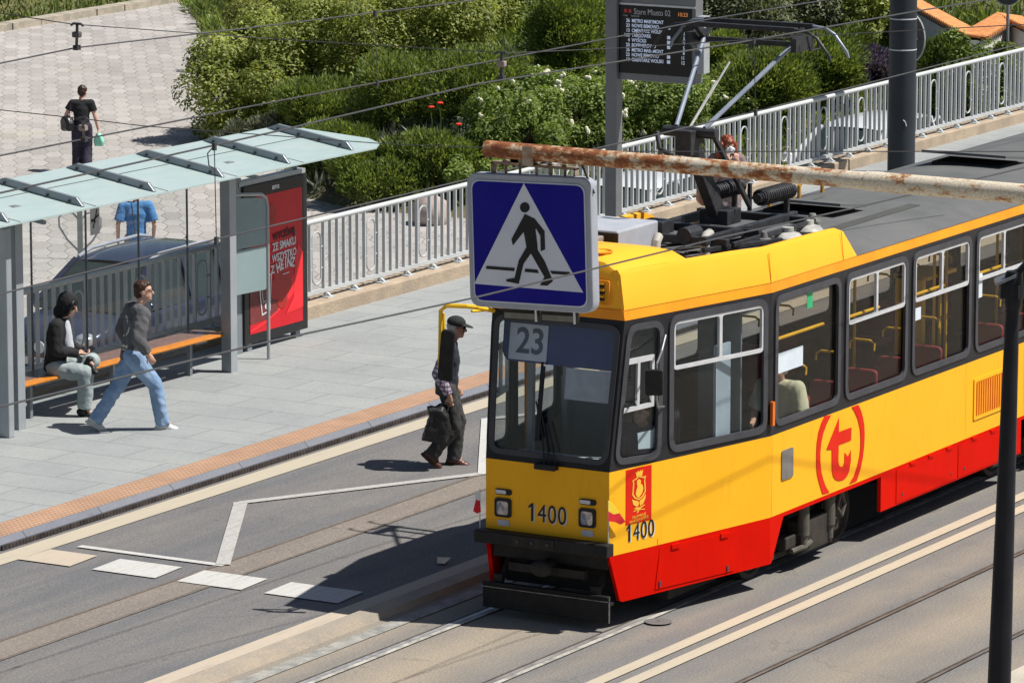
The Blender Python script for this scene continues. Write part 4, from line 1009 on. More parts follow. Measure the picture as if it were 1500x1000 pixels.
insulator(onz(735, 79, 6.22), onz(735, 114, 6.02), INS, 'pinkish insulator above the rose bushes left of the display')
# ------------------------------------------------------------------ railing
rail_root = empty('railing', (44.4, 33.2, 0), 0, 'long white steel railing with looped bars on the ledge behind the tram stop', 'railing')
RLM = mat('railing_white', (.50, .52, .53), (.44, .46, .47), 3, .45, streak=(.33, .33, .32))
X0, PIT = 46.47-44.4, 1.328
q = G(); q.tube([(-4, 0, 1.33), (40, -.15, 1.33)], .035, 10); q.build('top_rail', mat('railing_top', (.56, .58, .58), (.50, .52, .53), 3, .35), rail_root, smooth=True)
q = G(); q.bar((-4, 0, .40), (40, -.15, .40), .05, .05); q.build('bottom_rail', RLM, rail_root)
yl = lambda x: -.15*(x+4)/44
q = G(); q.bar((0, 0, .42), (0, 0, 1.31), .045, .026, (1, 0, 0)); bal_me = q.mesh('baluster'); bal_me.materials.append(RLM)
q = G(); lp = []
for k in range(9): a = pi*k/8; lp.append((.105*cos(a), 0, 1.08+.105*sin(a)))
for k in range(9): a = pi+pi*k/8; lp.append((.105*cos(a), 0, .60+.105*sin(a)))
q.tube(lp, .013, 6, closed=True)
for s_ in (-1, 1):
    for z in (.70, .98): q.cyl((s_*.10, 0, z), (s_*.165, 0, z), .011, n=6); q.sph((s_*.16, -.012, z), .014, 6, 4)
loop_me = q.mesh('loop', True); loop_me.materials.append(RLM)
q = G(); q.box((-.035, -.02, .30), (.035, .02, .40)); q.box((-.09, -.09, .30), (.09, .06, .315)); q.prism([(-.09, 0), (.03, 0), (.03, .09)], (-.02, 0, .31), (0, 1, 0), (0, 0, 1), (.04, 0, 0)); foot_me = q.mesh('foot'); foot_me.materials.append(RLM)
bx = []
for n in range(-4, 26):
    xl = X0+n*PIT
    o = link('loop', loop_me, None, rail_root, (xl, yl(xl), 0))
    for k in (0, 1):
        xf = xl+.33+k*PIT/2
        if n % 1 == 0 and xl < 33: link('foot', foot_me, None, rail_root, (xf-.1, yl(xf), 0))
    bx += [xl-.165, xl+.165]+[xl+.165+ (PIT-.33)*k/6 for k in range(1, 6)]
bx.sort()
vis = [x for x in bx if x > -.2]
for x in [x for x in bx if x <= -.2]+vis[:100]: pass
for x in vis[:100]: link('baluster', bal_me, None, rail_root, (x, yl(x), 0))
rest = [x for x in bx if x <= -.2]+vis[100:]
q = G()
for x in rest: q.bar((x, yl(x), .42), (x, yl(x), 1.31), .045, .026, (1, 0, 0))
tag(q.build('baluster', RLM, rail_root), kind='stuff')
# ------------------------------------------------------------------ tram stop shelter
SH = empty('bus_shelter', (45.6, 31.9, PZ), RAD(-1.8), 'tram stop shelter with pale frosted glass roof on grey posts', 'shelter')
SGR = mat('shelter_grey', (.26, .285, .31), (.22, .245, .27), 3, .4, .3); SGRL = mat('shelter_light', (.40, .43, .46), (.35, .38, .41), 3, .4, .3)
def frost():
    m, nt, out = new_mat('frosted_roof_glass')
    tc = N(nt, 'ShaderNodeTexCoord').outputs['Object']
    mp = N(nt, 'ShaderNodeMapping'); L(nt, tc, mp.inputs[0]); mp.inputs['Scale'].default_value = (1.2, 3, 1)
    col = ramp(nt, noise_(nt, mp.outputs[0], 2.2, 5, .6), [(.35, (.46, .59, .585)), (.65, (.53, .625, .615)), (.85, (.50, .58, .54))])
    p = N(nt, 'ShaderNodeBsdfPrincipled', Roughness=.22); L(nt, col, p.inputs['Base Color'])
    t = N(nt, 'ShaderNodeBsdfTranslucent'); L(nt, col, t.inputs[0])
    mx = N(nt, 'ShaderNodeMixShader'); mx.inputs[0].default_value = .22; L(nt, p.outputs[0], mx.inputs[1]); L(nt, t.outputs[0], mx.inputs[2])
    L(nt, mx.outputs[0], out.inputs[0]); return m
FROST = frost()
YF, YB, ZF, ZB = -.52, .84, 2.50, 2.70
def rz_(y): return ZF+(y-YF)/(YB-YF)*(ZB-ZF)
q = G(); pane = [(-9.0, YF), (4.6, YF), (4.85, YF+.12), (4.95, YF+.35), (4.6, YB-.25), (4.2, YB), (-9.0, YB)]
n = len(pane); vs = [(x, y, rz_(y)) for x, y in pane]+[(x, y, rz_(y)-.018) for x, y in pane]
q.add(vs, [tuple(range(n)), tuple(range(2*n-1, n-1, -1))]+[(i, n+i, n+(i+1) % n, (i+1) % n) for i in range(n)])
rf = q.build('roof', FROST, SH)
q = G()
for k in range(9): q.bar((-8.2+1.4*k, YF, rz_(YF)+.004), (-8.2+1.4*k+.0, YB, rz_(YB)+.004), .006, .004)
q.bar((-9, .30, rz_(.30)+.004), (4.4, .30, rz_(.30)+.004), .012, .004)
q.build('pane_joint', mat('joint_dark', (.10, .13, .13), None, 4, .6), rf)
for k in range(9):
    x = -6.15+1.38*k-.75; q = G()
    q.prism([(0, 0), (1.30, 0), (1.13, .085), (.09, .085)], (x, YF+.05, rz_(YF+.05)+.006), (.0, 1, (ZB-ZF)/(YB-YF)), (0, 0, 1), (.05, 0, 0))
    q.box((x-.06, YF+.10, rz_(YF)+.008), (x+.11, YF+1.25, rz_(YF)+.012)) if False else None
    b = q.build('roof_rib', SGR, SH, bevel=.008)
    q = G()
    for t in (.15, .4, .65, .9): q.sph((x-.012, YF+.05+1.25*t, rz_(YF+.05+1.25*t)+.035), (.012, .018, .018), 8, 5)
    q.build('bolt', BLK, b)
for x, wide in ((-2.07, .12), (2.12, .12), (-6.27, .12)):
    q = G(); q.box((x-.068, -.07, 0), (x+.068, .07, 2.58)); p_ = q.build('post', SGR, SH, bevel=.012)
    q = G(); q.box((x-.066, -.079, .0), (x+.066, -.071, 2.52)); q.build('post_cover', SGRL, p_)
    q = G(); q.prism([(-.45, .0), (.75, .16), (.75, .21), (-.45, .04)], (x-.03, 0, 2.40), (0, 1, 0), (0, 0, 1), (.06, 0, 0)); q.build('roof_bracket', SGR, p_)
q = G(); q.box((-2.57, -.28, 0), (-2.47, -.10, 2.4)); q.build('post', SGRL, SH, bevel=.01)
q = G(); q.box((-6.2, -.06, 2.40), (2.05, .06, 2.49)); q.box((2.2, -.05, 2.38), (2.45, .05, 2.44)); q.build('beam', SGR, SH, bevel=.008)
SG = glass('shelter_glass', (.955, .97, .97), .5, .01, .004)
for a, b in ((-6.2, -2.08), (-2.06, -1.03), (-1.02, .02), (.03, 1.06), (1.07, 2.05)):
    q = G(); q.box((a, .56, .25), (b, .568, 2.35)); g_ = q.build('glass_panel', SG, SH)
q = G()
for x in (-2.07, -1.025, .025, 1.065, 2.06): q.box((x-.006, .552, .2), (x+.006, .575, 2.36))
q.box((-6.2, .55, .2), (2.06, .58, .25)); q.build('glazing_bar', mat('glazing_dark', (.12, .13, .14), None, 3, .5), SH)
q = G(); q.box((.10, .548, 1.90), (.28, .552, 2.22)); st = q.build('no_smoking_sticker', mat('sticker_grey', (.55, .56, .56), (.48, .49, .5), 5, .6), SH)
q = G(); q.bar((.12, .545, 2.06), (.26, .545, 2.13), .004, .02); q.bar((.15, .545, 1.98), (.23, .545, 2.20), .004, .014); q.bar((.11, .545, 2.09), (.20, .545, 2.05), .004, .015); q.build('mark', BLK, st)
# bench
BN = empty('bench', (45.65, 31.95, PZ), RAD(-1.8), 'long bench with orange wooden slat seat under the shelter', 'bench')
ORG = mat('bench_orange', (.62, .23, .03), (.52, .18, .02), 9, .4, coat=.2, streak=(.30, .10, .02))
q = G(); q.prism(roundpoly([(-2.05, 0), (2.12, 0), (2.12, .14), (-2.05, .14)], .03), (0, -.02, .44), (1, 0, 0), (0, 1, .04), (0, 0, .03)); q.build('seat', ORG, BN, bevel=.008)
q = G(); q.prism(roundpoly([(-2.05, 0), (2.12, 0), (2.12, .30), (-2.05, .30)], .06), (0, .14, .445), (1, 0, 0), (0, 1, .04), (0, 0, .025)); q.build('seat', mat('bench_brown', (.22, .13, .10), (.16, .10, .085), 9, .35, coat=.3), BN, bevel=.008)
for x in (-1.55, .05, 1.6):
    q = G(); q.bar((x, .2, 0), (x, .2, .44), .05, .05); q.box((x-.12, .02, .41), (x+.12, .40, .437)); q.build('leg', SGR, BN)
# advertising light box
AD = empty('poster_display', (49.56, 32.34, PZ), RAD(-.3), 'black framed upright advertising display with red ketchup poster', 'poster display')
q = G(); q.box((-.72, .0, .10), (.73, .16, 2.09)); q.build('frame', mat('frame_black', (.012, .013, .014), (.02, .021, .022), 3, .3), AD, bevel=.015)
q = G(); q.box((-.90, .03, .0), (-.722, .15, 2.2)); q.build('side_post', SGR, AD)
for x in (-.55, .55):
    q = G(); q.box((x-.05, .04, 0), (x+.05, .12, .1)); q.build('foot', SGR, AD)
q = G(); q.box((.55, .05, 2.151), (.58, .1, 2.4)); q.build('hanger', SGR, AD)
q = G(); q.box((-.78, .02, 2.092), (.72, .14, 2.15)); q.build('top_bar', SGRL, AD)
AM = frame((0, 0, 0), (1, 0, 0), (0, 0, 1))
def apl(name, loops, m, d, par): return plate(name, loops, .003, AM, m, par, d)
POS = mat('poster_red', (.62, .012, .022), (.50, .010, .018), 1.1, .4)
po = apl('poster', [[(-.60, .22), (.60, .22), (.60, 1.93), (-.60, 1.93)]], POS, .004, AD)
apl('poster_band', [[(-.60, .24), (-.30, .30), (0, .40), (.35, .58), (.60, .80), (.60, 1.0), (.3, .78), (.12, .50), (-.2, .36), (-.60, .27)], [(.60, .84), (.60, 1.05), (.52, 1.15), (.44, 1.02), (.40, .72)]][:1], mat('poster_bright', (.85, .03, .04), None, 3, .4), .0065, po)
apl('poster_band', [[(.60, .40), (.60, 1.10), (.50, 1.22), (.42, 1.0), (.38, .55), (.2, .36)]], mat('poster_bright', (.85, .03, .04), None, 3, .4), .0085, po)
apl('poster_shade', [[(-.60, .34), (-.25, .36), (.02, .44), (-.02, .75), (-.35, .95), (-.60, .95)]], mat('poster_brown', (.20, .045, .04), (.15, .03, .03), 4, .5), .0075, po)
tm = mat('poster_tomato', (.42, .025, .02), (.34, .02, .015), 7, .4)
for cx, cz_, r in ((.05, .95, .14), (-.02, .72, .15), (.20, .74, .14), (.12, .56, .12), (-.28, 1.72, .0)):
    if r: apl('poster_tomato', [[(cx+r*cos(2*pi*k/20), cz_+r*.92*sin(2*pi*k/20)) for k in range(20)]], tm, .0105+.001*cx, po)
apl('poster_tomato', [[(-.10+.10*cos(2*pi*k/20), 1.66+.14*sin(2*pi*k/20)) for k in range(20)]], tm, .0105, po)
TXW = mat('poster_white', (.72, .72, .74), None, 3, .5); TXD = mat('poster_dark', (.06, .008, .01), None, 3, .5)
for tx, z, s_, mm, sx_, rot in (('WYCIŚNIJ', 1.385, .125, TXD, .88, 3), ('ZE SMAKU', 1.255, .135, TXW, .84, 3), ('WSZYSTKO', 1.115, .135, TXW, .78, 3), ('Z', .965, .14, TXW, .9, 3)):
    xx = .17 if len(tx) > 1 else -.10
    text('poster_text', tx, s_, AM @ Matrix.Translation((xx, z, 0)) @ Matrix.Rotation(RAD(rot), 4, 'Z'), mm, po, .013, sx=sx_, bold=.004, thick=.002)
for k, ch in enumerate('HEINZ'):
    text('poster_text', ch, .165 + .008*(k == 2), AM @ Matrix.Translation((.035+.082*k, .975+.018*math.sin(k/4*pi)+.006*k, 0)) @ Matrix.Rotation(RAD(16-7*k), 4, 'Z'), TXW, po, .013, sx=.80, bold=.006, thick=.002)
apl('poster_text', [[(.14, .87), (.28, .88), (.28, .892), (.14, .882)]], TXW, .013, po)
apl('poster_label', [[(-.42, .88), (-.12, .93), (-.16, .46), (-.35, .42)], [(-.40, .87), (-.14, .91), (-.175, .475), (-.335, .44)], ], TXW, .0145, po)
apl('poster_label', [[(-.37, .85), (-.17, .88), (-.195, .60), (-.325, .575)], [(-.35, .82), (-.19, .85), (-.21, .62), (-.31, .60)]], mat('poster_pale', (.42, .40, .40), None, 3, .5), .0145, po)
apl('poster_label', [[(-.25+.035*cos(2*pi*k/14), .53+.04*sin(2*pi*k/14)) for k in range(14)]], TXW, .0145, po)
text('maker_text', 'ams', .095, AM @ Matrix.Translation((-.0, 2.01, 0)), TXW, AD, .004, sx=1.1, bold=.003, thick=.002)
# timetable panel with rounded frame
TP = empty('information_panel', (48.67, 31.88, PZ), RAD(-1.5), 'blue grey information panel seen from behind on a thin bent tube by the poster', 'information panel')
q = G(); q.tube([(0, 0, 0), (0, 0, 1.92), (-.03, 0, 2.02), (-.12, 0, 2.07), (-.72, 0, 2.14), (-.84, 0, 2.14)], .022, 10); q.build('tube_frame', mat('tube_grey', (.42, .43, .44), (.36, .37, .38), 4, .4, .4), TP, smooth=True)
PB = mat('panel_teal_grey', (.22, .30, .31), (.25, .33, .34), 1.5, .3)
PM = frame((0, 0, 0), (1, 0, 0), (0, 0, 1))
pp = plate('panel', [roundpoly([(-.80, 1.46), (-.035, 1.44), (-.035, 2.02), (-.80, 2.10)], .05)], .03, PM, PB, TP, .0)
plate('panel', [roundpoly([(-.80, .90), (-.035, .88), (-.035, 1.425), (-.80, 1.445)], .03)], .03, PM, PB, TP, .0)
# passenger information display
DP = empty('display_board', (58.1, 32.25, PZ), 0, 'dark electronic departure board on a tall grey square post', 'display board')
PG = mat('post_grey', (.20, .205, .215), (.165, .17, .18), 3, .5, .2)
q = G(); q.box((-.09, -.09, 0), (.09, .09, 4.4)); q.build('post', PG, DP, bevel=.01)
q = G(); q.box((-.02, -1.30, 2.45), (.20, -.095, 3.95)); q.build('housing', PG, DP, bevel=.01)
q = G(); q.box((-.03, -1.24, 2.55), (-.021, -.10, 3.50)); scn = q.build('screen', mat('screen_black', (.010, .011, .013), (.014, .015, .017), 3, .25), DP)
q = G(); q.box((.0, -1.42, 2.60), (.18, -1.302, 3.40)); q.build('side_box', mat('side_box_grey', (.36, .38, .40), None, 4, .4), DP, bevel=.01)
q = G(); q.box((-.028, -1.30, 3.502), (-.0201, -.10, 3.53)); q.build('trim', ALU, DP)
q = G(); q.cyl((-.05, -.20, 1.3), (-.092, -.20, 1.3), .001); 
LEDW = emit('led_white', (.45, .52, .66), .30); LEDO = emit('led_amber', (.60, .22, .06), .35); TX = mat('screen_print', (.55, .55, .56), None, 5, .6); TR_ = mat('screen_red', (.55, .06, .06), None, 5, .6)
DM = frame((-.031, -.10, 2.55), (0, -1, 0), (0, 0, 1))
def dtext(s, u, v, size, m, al='LEFT', sx=1., bold=0.): text('screen_text', s, size, DM @ Matrix.Translation((u, v, 0)), m, scn, .003, align=al, sx=sx, bold=bold, thick=.002)
dtext('Stare Miasto 02', .23, .865, .115, TX, sx=.80)
dtext('10:23', .92, .86, .075, LEDO, bold=.001)
for u in (.10, .17): plate('screen_icon', [rrect(u-.022, .845, u+.022, .895, .012)], .002, DM, TR_, scn, .003)
dtext('Linia', .07, .805, .035, TX); dtext('Kierunek', .19, .805, .035, TX)
rows = ['26 METRO MARYMONT', '23 NOWE BEMOWO', '13 CMENTARZ WOLSKI', '160 TARGÓWEK', '4 WYŚCIGI', '20 BOERNEROWO', '26 METRO MARYMONT', '23 NOWE BEMOWO', '13 CMENTARZ WOLSKI']
mins = ['0', '1', '2', '3', '4', '5', '8', '11', '12']
for k, (r_, m_) in enumerate(zip(rows, mins)):
    v = .735-.068*k; a, b = r_.split(' ', 1)
    dtext(a, .17, v, .068, LEDW, 'RIGHT', .9, .0015); dtext(b, .20, v, .068, LEDW, 'LEFT', .80, .0015); dtext(m_, 1.04, v, .068, LEDW, 'RIGHT', .9, .0015)
    if k in (1, 3, 4, 5, 7, 8): plate('screen_icon', [rrect(.76, v-.022, .81, v+.024, .004)], .002, DM, LEDW, scn, .003)
# big catenary pole and signs behind it
PL = empty('catenary_pole', (66.75, 31.93, PZ), 0, 'thick dark grey steel pole with thin white bands behind the tram', 'pole')
q = G(); q.cyl((0, 0, -.1), (0, 0, 9.0), .215, .205, 28); q.build('shaft', mat('pole_dark_grey', (.034, .041, .050), (.027, .033, .042), 2, .5, spec=.2), PL, smooth=True)
q = G()
for z in (2.0, 2.48, 3.1): q.lathe((0, 0, z), [(.214, 0), (.2165, .003), (.2165, .015), (.214, .018)], 28)
q.build('band', mat('band_white', (.55, .57, .6), None, 5, .5), PL)
q = G(); q.tube([(-.19, -.115, .93), (-.17, -.14, .90), (-.155, -.155, .83)], .008, 5); q.build('scratch', mat('scratch_pale', (.55, .55, .52), None, 5, .6), PL)
def road_sign(loc, poleh, discs, label, polez=0., rot=0.):
    s = empty('road_sign', loc, rot, label, 'road sign')
    q = G(); q.cyl((0, 0, polez), (0, 0, poleh), .03, n=10); q.build('post', mat('sign_post', (.30, .31, .33), None, 3, .5, .3), s)
    for kind, y, z, r in discs:
        n_ = 28 if kind == 'disc' else 8; a0 = 0 if kind == 'disc' else pi/8
        pts = [(r*cos(a0+2*pi*k/n_), r*sin(a0+2*pi*k/n_)) for k in range(n_)]
        M_ = frame((-.04, y, z), (0, -1, 0), (0, 0, 1))
        pl_ = plate('sign_plate', [pts], .006, M_, mat('sign_back', (.055, .058, .062), (.075, .078, .082), 3, .55), s, .0)
        plate('rim', [pts, [(a*.955, b*.955) for a, b in pts]], .02, M_, mat('sign_rim', (.42, .43, .44), None, 4, .5), pl_, .008)
        q = G(); q.box((-.052, y-r*.6, z-.02), (-.045, y+r*.6, z+.02)); q.build('clamp', mat('sign_post', (.30, .31, .33), None, 3, .5, .3), pl_)
road_sign((67.4, 32.12, PZ), 3.6, [('disc', -.02, 2.12, .40), ('octagon', -.0, 2.98, .36)], 'back of a round and an octagonal road sign half hidden by the thick pole', rot=RAD(-25))
road_sign((81.0, 36.6, GZ), 4.6, [('disc', 0, 3.72, .30)], 'thin post with the back of a single round sign before the tiled wall', 0.)
# white wall with tiled coping
WZ = .55
wpts = [onz(1300, -30, WZ), onz(1345, 0, WZ), onz(1437, 50, WZ), onz(1487, 21, WZ), onz(1530, 42, WZ)]
wp = [(p.x, p.y) for p in wpts]
tw = empty('garden_wall', (wp[2][0], wp[2][1], GZ), 0, 'white garden wall folding in a zigzag under orange roof tiles', 'wall')
q = G(); qt = G(); qr = G()
for a, b in zip(wp[:-1], wp[1:]):
    A_, B_ = Vector((a[0]-wp[2][0], a[1]-wp[2][1], 0)), Vector((b[0]-wp[2][0], b[1]-wp[2][1], 0))
    d = (B_-A_); n_ = Vector((-d.y, d.x, 0)).normalized()
    if n_.y < 0: n_ = -n_
    H_ = WZ-GZ
    q.prism([(0, 0), (1, 0), (1, H_-.12), (0, H_-.12)], A_, d, (0, 0, 1), n_*.3)
    qt.prism([(-.10, -.10), (.34, -.03), (.34, .01), (-.10, -.06)], A_+Vector((0, 0, H_)), n_, (0, 0, 1), d)
    m_ = int(d.length/.17)
    for k in range(m_):
        p0 = A_+d*((k+.5)/m_)+Vector((0, 0, H_-.075)); qr.tube([p0-n_*.12+Vector((0, 0, .0)), p0+n_*.35+Vector((0, 0, .07))], .05, 8)
q.build('wall', mat('plaster_white', (.62, .62, .60), (.52, .52, .50), 1.4, .85, streak=(.34, .33, .29)), tw)
qt.build('coping', mat('tile_orange', (.60, .25, .09), (.48, .19, .07), 3, .8), tw); qr.build('roof_tile', mat('tile_orange_ridge', (.66, .30, .11), (.52, .21, .08), 5, .8), tw, smooth=True)
# foreground lamp post
LPp = onz(1485, 395, 5.4)
lamp = empty('street_lamp', (LPp.x, LPp.y, .1), 0, 'black tapered post in the right foreground with a dark lamp head', 'street lamp')
BP = mat('post_black', (.009, .010, .014), (.014, .015, .02), 4, .5, spec=.15)
top = Vector((0, 0, 5.25)); base = Vector((-.01, .09, 0))
q = G(); q.tube([base, base.lerp(top, .5), top], [.105, .080, .046], 18); q.build('shaft', BP, lamp, smooth=True)
q = G(); q.lathe((0, 0, 5.02), [(.05, -.0), (.062, .05), (.062, .24), (.05, .27)], 16); hd_ = q.build('collar', BP, lamp, smooth=True)
q = G(); q.prism([(-.02, 0), (.02, 0), (.35, .30), (.30, .34)], (-.02, 0, 5.24), (.15, -.95, 0), (0, 0, 1), (.05, .03, 0)); q.box((-.05, -.06, 5.10), (.05, .075, 5.2)); q.build('bracket', BP, lamp)
q = G(); q.prism([(0, 0), (.16, .07), (.16, .09), (0, .02)], (-.09, .09, 5.19), (.1, -.9, 0), (0, 0, 1), (.18, .1, 0)); q.build('lamp_head', mat('lamp_hood', (.22, .23, .25), (.17, .18, .2), 6, .4, .4), lamp)
q = G(); q.box((-.12, -.75, 5.50), (.14, -.26, 5.60)); q.build('lantern', BP, lamp, bevel=.03)
# bike rack on the square
bk = onz(118, 379, GZ)
bs = empty('bike_rack', bk, RAD(25), 'heart shaped steel tube bicycle stand beside the blue car', 'bicycle stand')
q = G(); q.bar((0, 0, 0), (0, 0, .95), .09, .05); q.build('post', mat('rack_post', (.36, .40, .38), (.3, .33, .31), 4, .5), bs)
q = G()
for s_ in (-1, 1): q.tube([(0, 0, .10), (0, s_*.22, .32), (0, s_*.36, .55), (0, s_*.36, .70), (0, s_*.27, .80), (0, s_*.12, .78), (0, s_*.03, .68)], .018, 8)
q.build('tube', mat('rack_steel', (.45, .46, .47), None, 4, .35, .6), bs, smooth=True)
# boulder
bp_ = Vector((71.9, 43.6, GZ))
q = G(); q.sph((0, 0, .18), (.42, .36, .34), 18, 12); me = q.mesh('boulder', True)
for v in me.vertices:
    v.co *= 1+.22*noise.noise(v.co*2.2)+.06*noise.noise(v.co*7)
tag(link('boulder', me, mat('boulder_pink', (.44, .36, .33), (.33, .28, .26), 4, .9, bump=.5), None, bp_), 'pale pinkish boulder at the edge of the planting, seen through the railing', 'boulder')
# ------------------------------------------------------------------ cars on the lower street
def car(name, loc, rz, paint_, label, H=1.65, Lc=4.6, plate_txt=None, rails=False):
    r = empty(name, loc, rz, label, 'car')
    W = .91; B = .62*H; k = Lc/4.6
    st = [(0, .50, .30, .50), (.06, .68, .28, .70), (.35, .84, .25, .86*B/1.02), (1.25, .90, .22, .98*B/1.02), (2.2, W, .20, B), (3.6, W, .20, B+.03), (4.35, .88, .22, B+.06), (4.56, .80, .30, B-.05), (4.6, .70, .40, .75)]
    q = G(); vs = []
    for x, w, z0, z1 in st:
        x *= k
        half = [(w*.75, z0), (w*.97, z0+.12), (w, z0+.35*(z1-z0)+.05), (w*.985, z1-.10), (w*.90, z1-.01), (w*.5, z1+.025)]
        vs += [(x, -y, z) for y, z in half]+[(x, y, z) for y, z in reversed(half)]
    n = 12; m = len(st)
    q.add(vs, [(i*n+a, (i+1)*n+a, (i+1)*n+(a+1) % n, i*n+(a+1) % n) for i in range(m-1) for a in range(n)]+[tuple(range(n)), tuple(range((m-1)*n, m*n))])
    me = q.mesh('body', True)
    bd = link('body', me, paint_, r); s = bd.modifiers.new('sub', 'SUBSURF'); s.levels = 2; s.render_levels = 2
    DG = mat('car_glass', (.022, .032, .032), (.03, .042, .04), 2, .06, spec=.6)
    xs_ = [(1.12*k, B-.03), (1.95*k, H-.07), (2.6*k, H), (3.7*k, H-.01), (4.05*k, H-.07), (4.5*k, B+.02)]
    q = G(); vs = []
    for x, z in xs_:
        t = (z-B)/(H-B); w = .84-.22*max(t, 0); vs += [(x, -w, z), (x, w, z)]
    vs += [(xs_[0][0], -.86, B-.06), (xs_[0][0], .86, B-.06), (xs_[-1][0], -.86, B-.06), (xs_[-1][0], .86, B-.06)]
    q.add(vs, [(2*i, 2*i+1, 2*i+3, 2*i+2) for i in range(5)]+[(0, 2, 4, 6, 8, 10, 14, 12), (1, 13, 15, 11, 9, 7, 5, 3), (0, 12, 13, 1), (10, 11, 15, 14)])
    q.build('window', DG, r)
    q = G(); nyy = 6; vs = []
    rxs = [(1.93*k, H-.075), (2.2*k, H-.02), (2.6*k, H+.012), (3.2*k, H+.018), (3.75*k, H), (4.1*k, H-.08)]
    for x, z in rxs:
        t = (z-B)/(H-B); w = .86-.22*t
        for a in range(nyy+1): u = -1+2*a/nyy; vs.append((x, u*w, z+.03*(1-u*u)-.02*abs(u)**4))
    q.add(vs, [(i*(nyy+1)+a, (i+1)*(nyy+1)+a, (i+1)*(nyy+1)+a+1, i*(nyy+1)+a+1) for i in range(5) for a in range(nyy)])
    q.build('roof', paint_, r, smooth=True)
    q = G()
    for sg in (-1, 1):
        for (a, b) in (((1.10*k, .85, B-.02), (1.95*k, .635, H-.06)), ((2.75*k, .845, B), (2.78*k, .63, H-.02)), ((3.7*k, .845, B), (3.75*k, .63, H-.03)), ((4.5*k, .84, B+.02), (4.06*k, .63, H-.07))):
            q.bar((a[0], sg*a[1], a[2]), (b[0], sg*b[1], b[2]), .05, .09, (0, 1, 0))
    q.build('pillar', paint_, r)
    for x in (.85*k, 3.65*k):
        for sg in (-1, 1):
            q = G(); q.lathe((x, sg*.80, .33), [(.001, -.11), (.30, -.11), (.335, -.06), (.335, .06), (.30, .11), (.001, .11)], 24, 'y'); w = q.build('wheel', mat('tyre', (.02, .02, .022), None, 4, .8), r, smooth=True)
            q = G(); q.lathe((x, sg*.905, .33), [(.001, -.02), (.2, -.02), (.2, .012), (.001, .02)], 16, 'y'); q.build('rim', ALU, w)
    for sg in (-1, 1):
        q = G(); q.sph((.20*k, sg*.66, .74*B/1.02), (.17, .16, .10), 12, 8); q.build('headlight', mat('car_lamp', (.6, .62, .66), (.4, .42, .45), 20, .1, .5), r, smooth=True)
        q = G(); q.sph((1.35*k, sg*1.0, B+.06), (.07, .11, .08), 10, 7); q.build('mirror', paint_, r, smooth=True)
        if rails:
            q = G(); q.tube([(1.95*k, sg*.60, H-.03), (2.3*k, sg*.60, H+.05), (3.6*k, sg*.60, H+.06), (3.95*k, sg*.60, H-.0)], .028, 8); q.build('roof_rail', mat('roof_rail', (.42, .44, .50), None, 3, .35, .2), r, smooth=True)
    q = G(); q.box((-.012, -.5, .50), (.06, .5, .66)); q.box((.0, -.6, .30), (.08, .6, .42)); q.build('grille', BLK, r)
    if plate_txt:
        q = G(); q.box((-.03, -.26, .36), (-.014, .26, .47)); p_ = q.build('number_plate', mat('plate_white', (.62, .63, .65), None, 4, .5), r)
        text('plate_text', plate_txt, .095, frame((-.031, 0, .415), (0, -1, 0), (0, 0, 1)), NUMB, p_, .002, thick=.002)
        q = G(); q.lathe((-.02, 0, .62), [(.075, -.01), (.09, -.01), (.09, .01), (.075, .01)], 18, 'x'); q.build('badge', ALU, r)
    q = G(); q.cyl((4.0*k, 0, H), (4.05*k, 0, H+.10), .012, n=6); q.build('antenna', BLK, r)
    return r
CB = mat('car_blue', (.042, .052, .09), (.035, .044, .078), 1.5, .22, .35, coat=.6)
CW = mat('car_white', (.66, .68, .70), (.60, .62, .65), 1.5, .25, coat=.5)
car('parked_car', (55.55, 40.35, GZ), RAD(2), CB, 'dark blue car with roof rails parked below behind the shelter', 1.66, 4.6, 'WX 58', True)
car('parked_car', (66.9, 38.0, GZ), RAD(1), CW, 'white car behind the railing beside the departure board post', 1.52, 4.4)
car('parked_car', (74.6, 37.6, GZ), RAD(1), CW, 'white car behind the railing around the thick grey pole', 1.62, 4.9)

# ------------------------------------------------------------------ people
def remesh(g_, voxel, sm=4, wob=0., ws=9., name='m'):
    me = g_.mesh(name); o = bpy.data.objects.new('tmp', me); COL.objects.link(o)
    r = o.modifiers.new('r', 'REMESH'); r.mode = 'VOXEL'; r.voxel_size = voxel; r.adaptivity = 0
    if sm: s = o.modifiers.new('s', 'SMOOTH'); s.iterations = sm; s.factor = .5
    bpy.context.view_layer.update()
    dg = bpy.context.evaluated_depsgraph_get()
    m2 = bpy.data.meshes.new_from_object(o.evaluated_get(dg)); bpy.data.objects.remove(o); bpy.data.meshes.remove(me)
    m2.name = name
    if wob:
        n_ = len(m2.vertices); co = np.zeros(n_*3); m2.vertices.foreach_get('co', co); no = np.zeros(n_*3); m2.vertices.foreach_get('normal', no)
        co = co.reshape(-1, 3); no = no.reshape(-1, 3)
        d = np.array([noise.noise((c[0]*ws, c[1]*ws, c[2]*ws*.45))+.6*noise.noise((c[0]*ws*2+c[2]*12, c[1]*ws*2, c[2]*ws*1.6)) for c in co])
        co = co+no*(d*wob)[:, None]; m2.vertices.foreach_set('co', co.ravel())
    for p in m2.polygons: p.use_smooth = True
    return m2
def cap(q, a, b, ra, rb, n=14):
    a, b = Vector(a), Vector(b); q.tube([a, b], [ra, rb], n); q.sph(a, ra, n, 8); q.sph(b, rb, n, 8)
def limb(q, pts, rs):
    for (a, b, ra, rb) in zip(pts[:-1], pts[1:], rs[:-1], rs[1:]): cap(q, a, b, ra, rb)
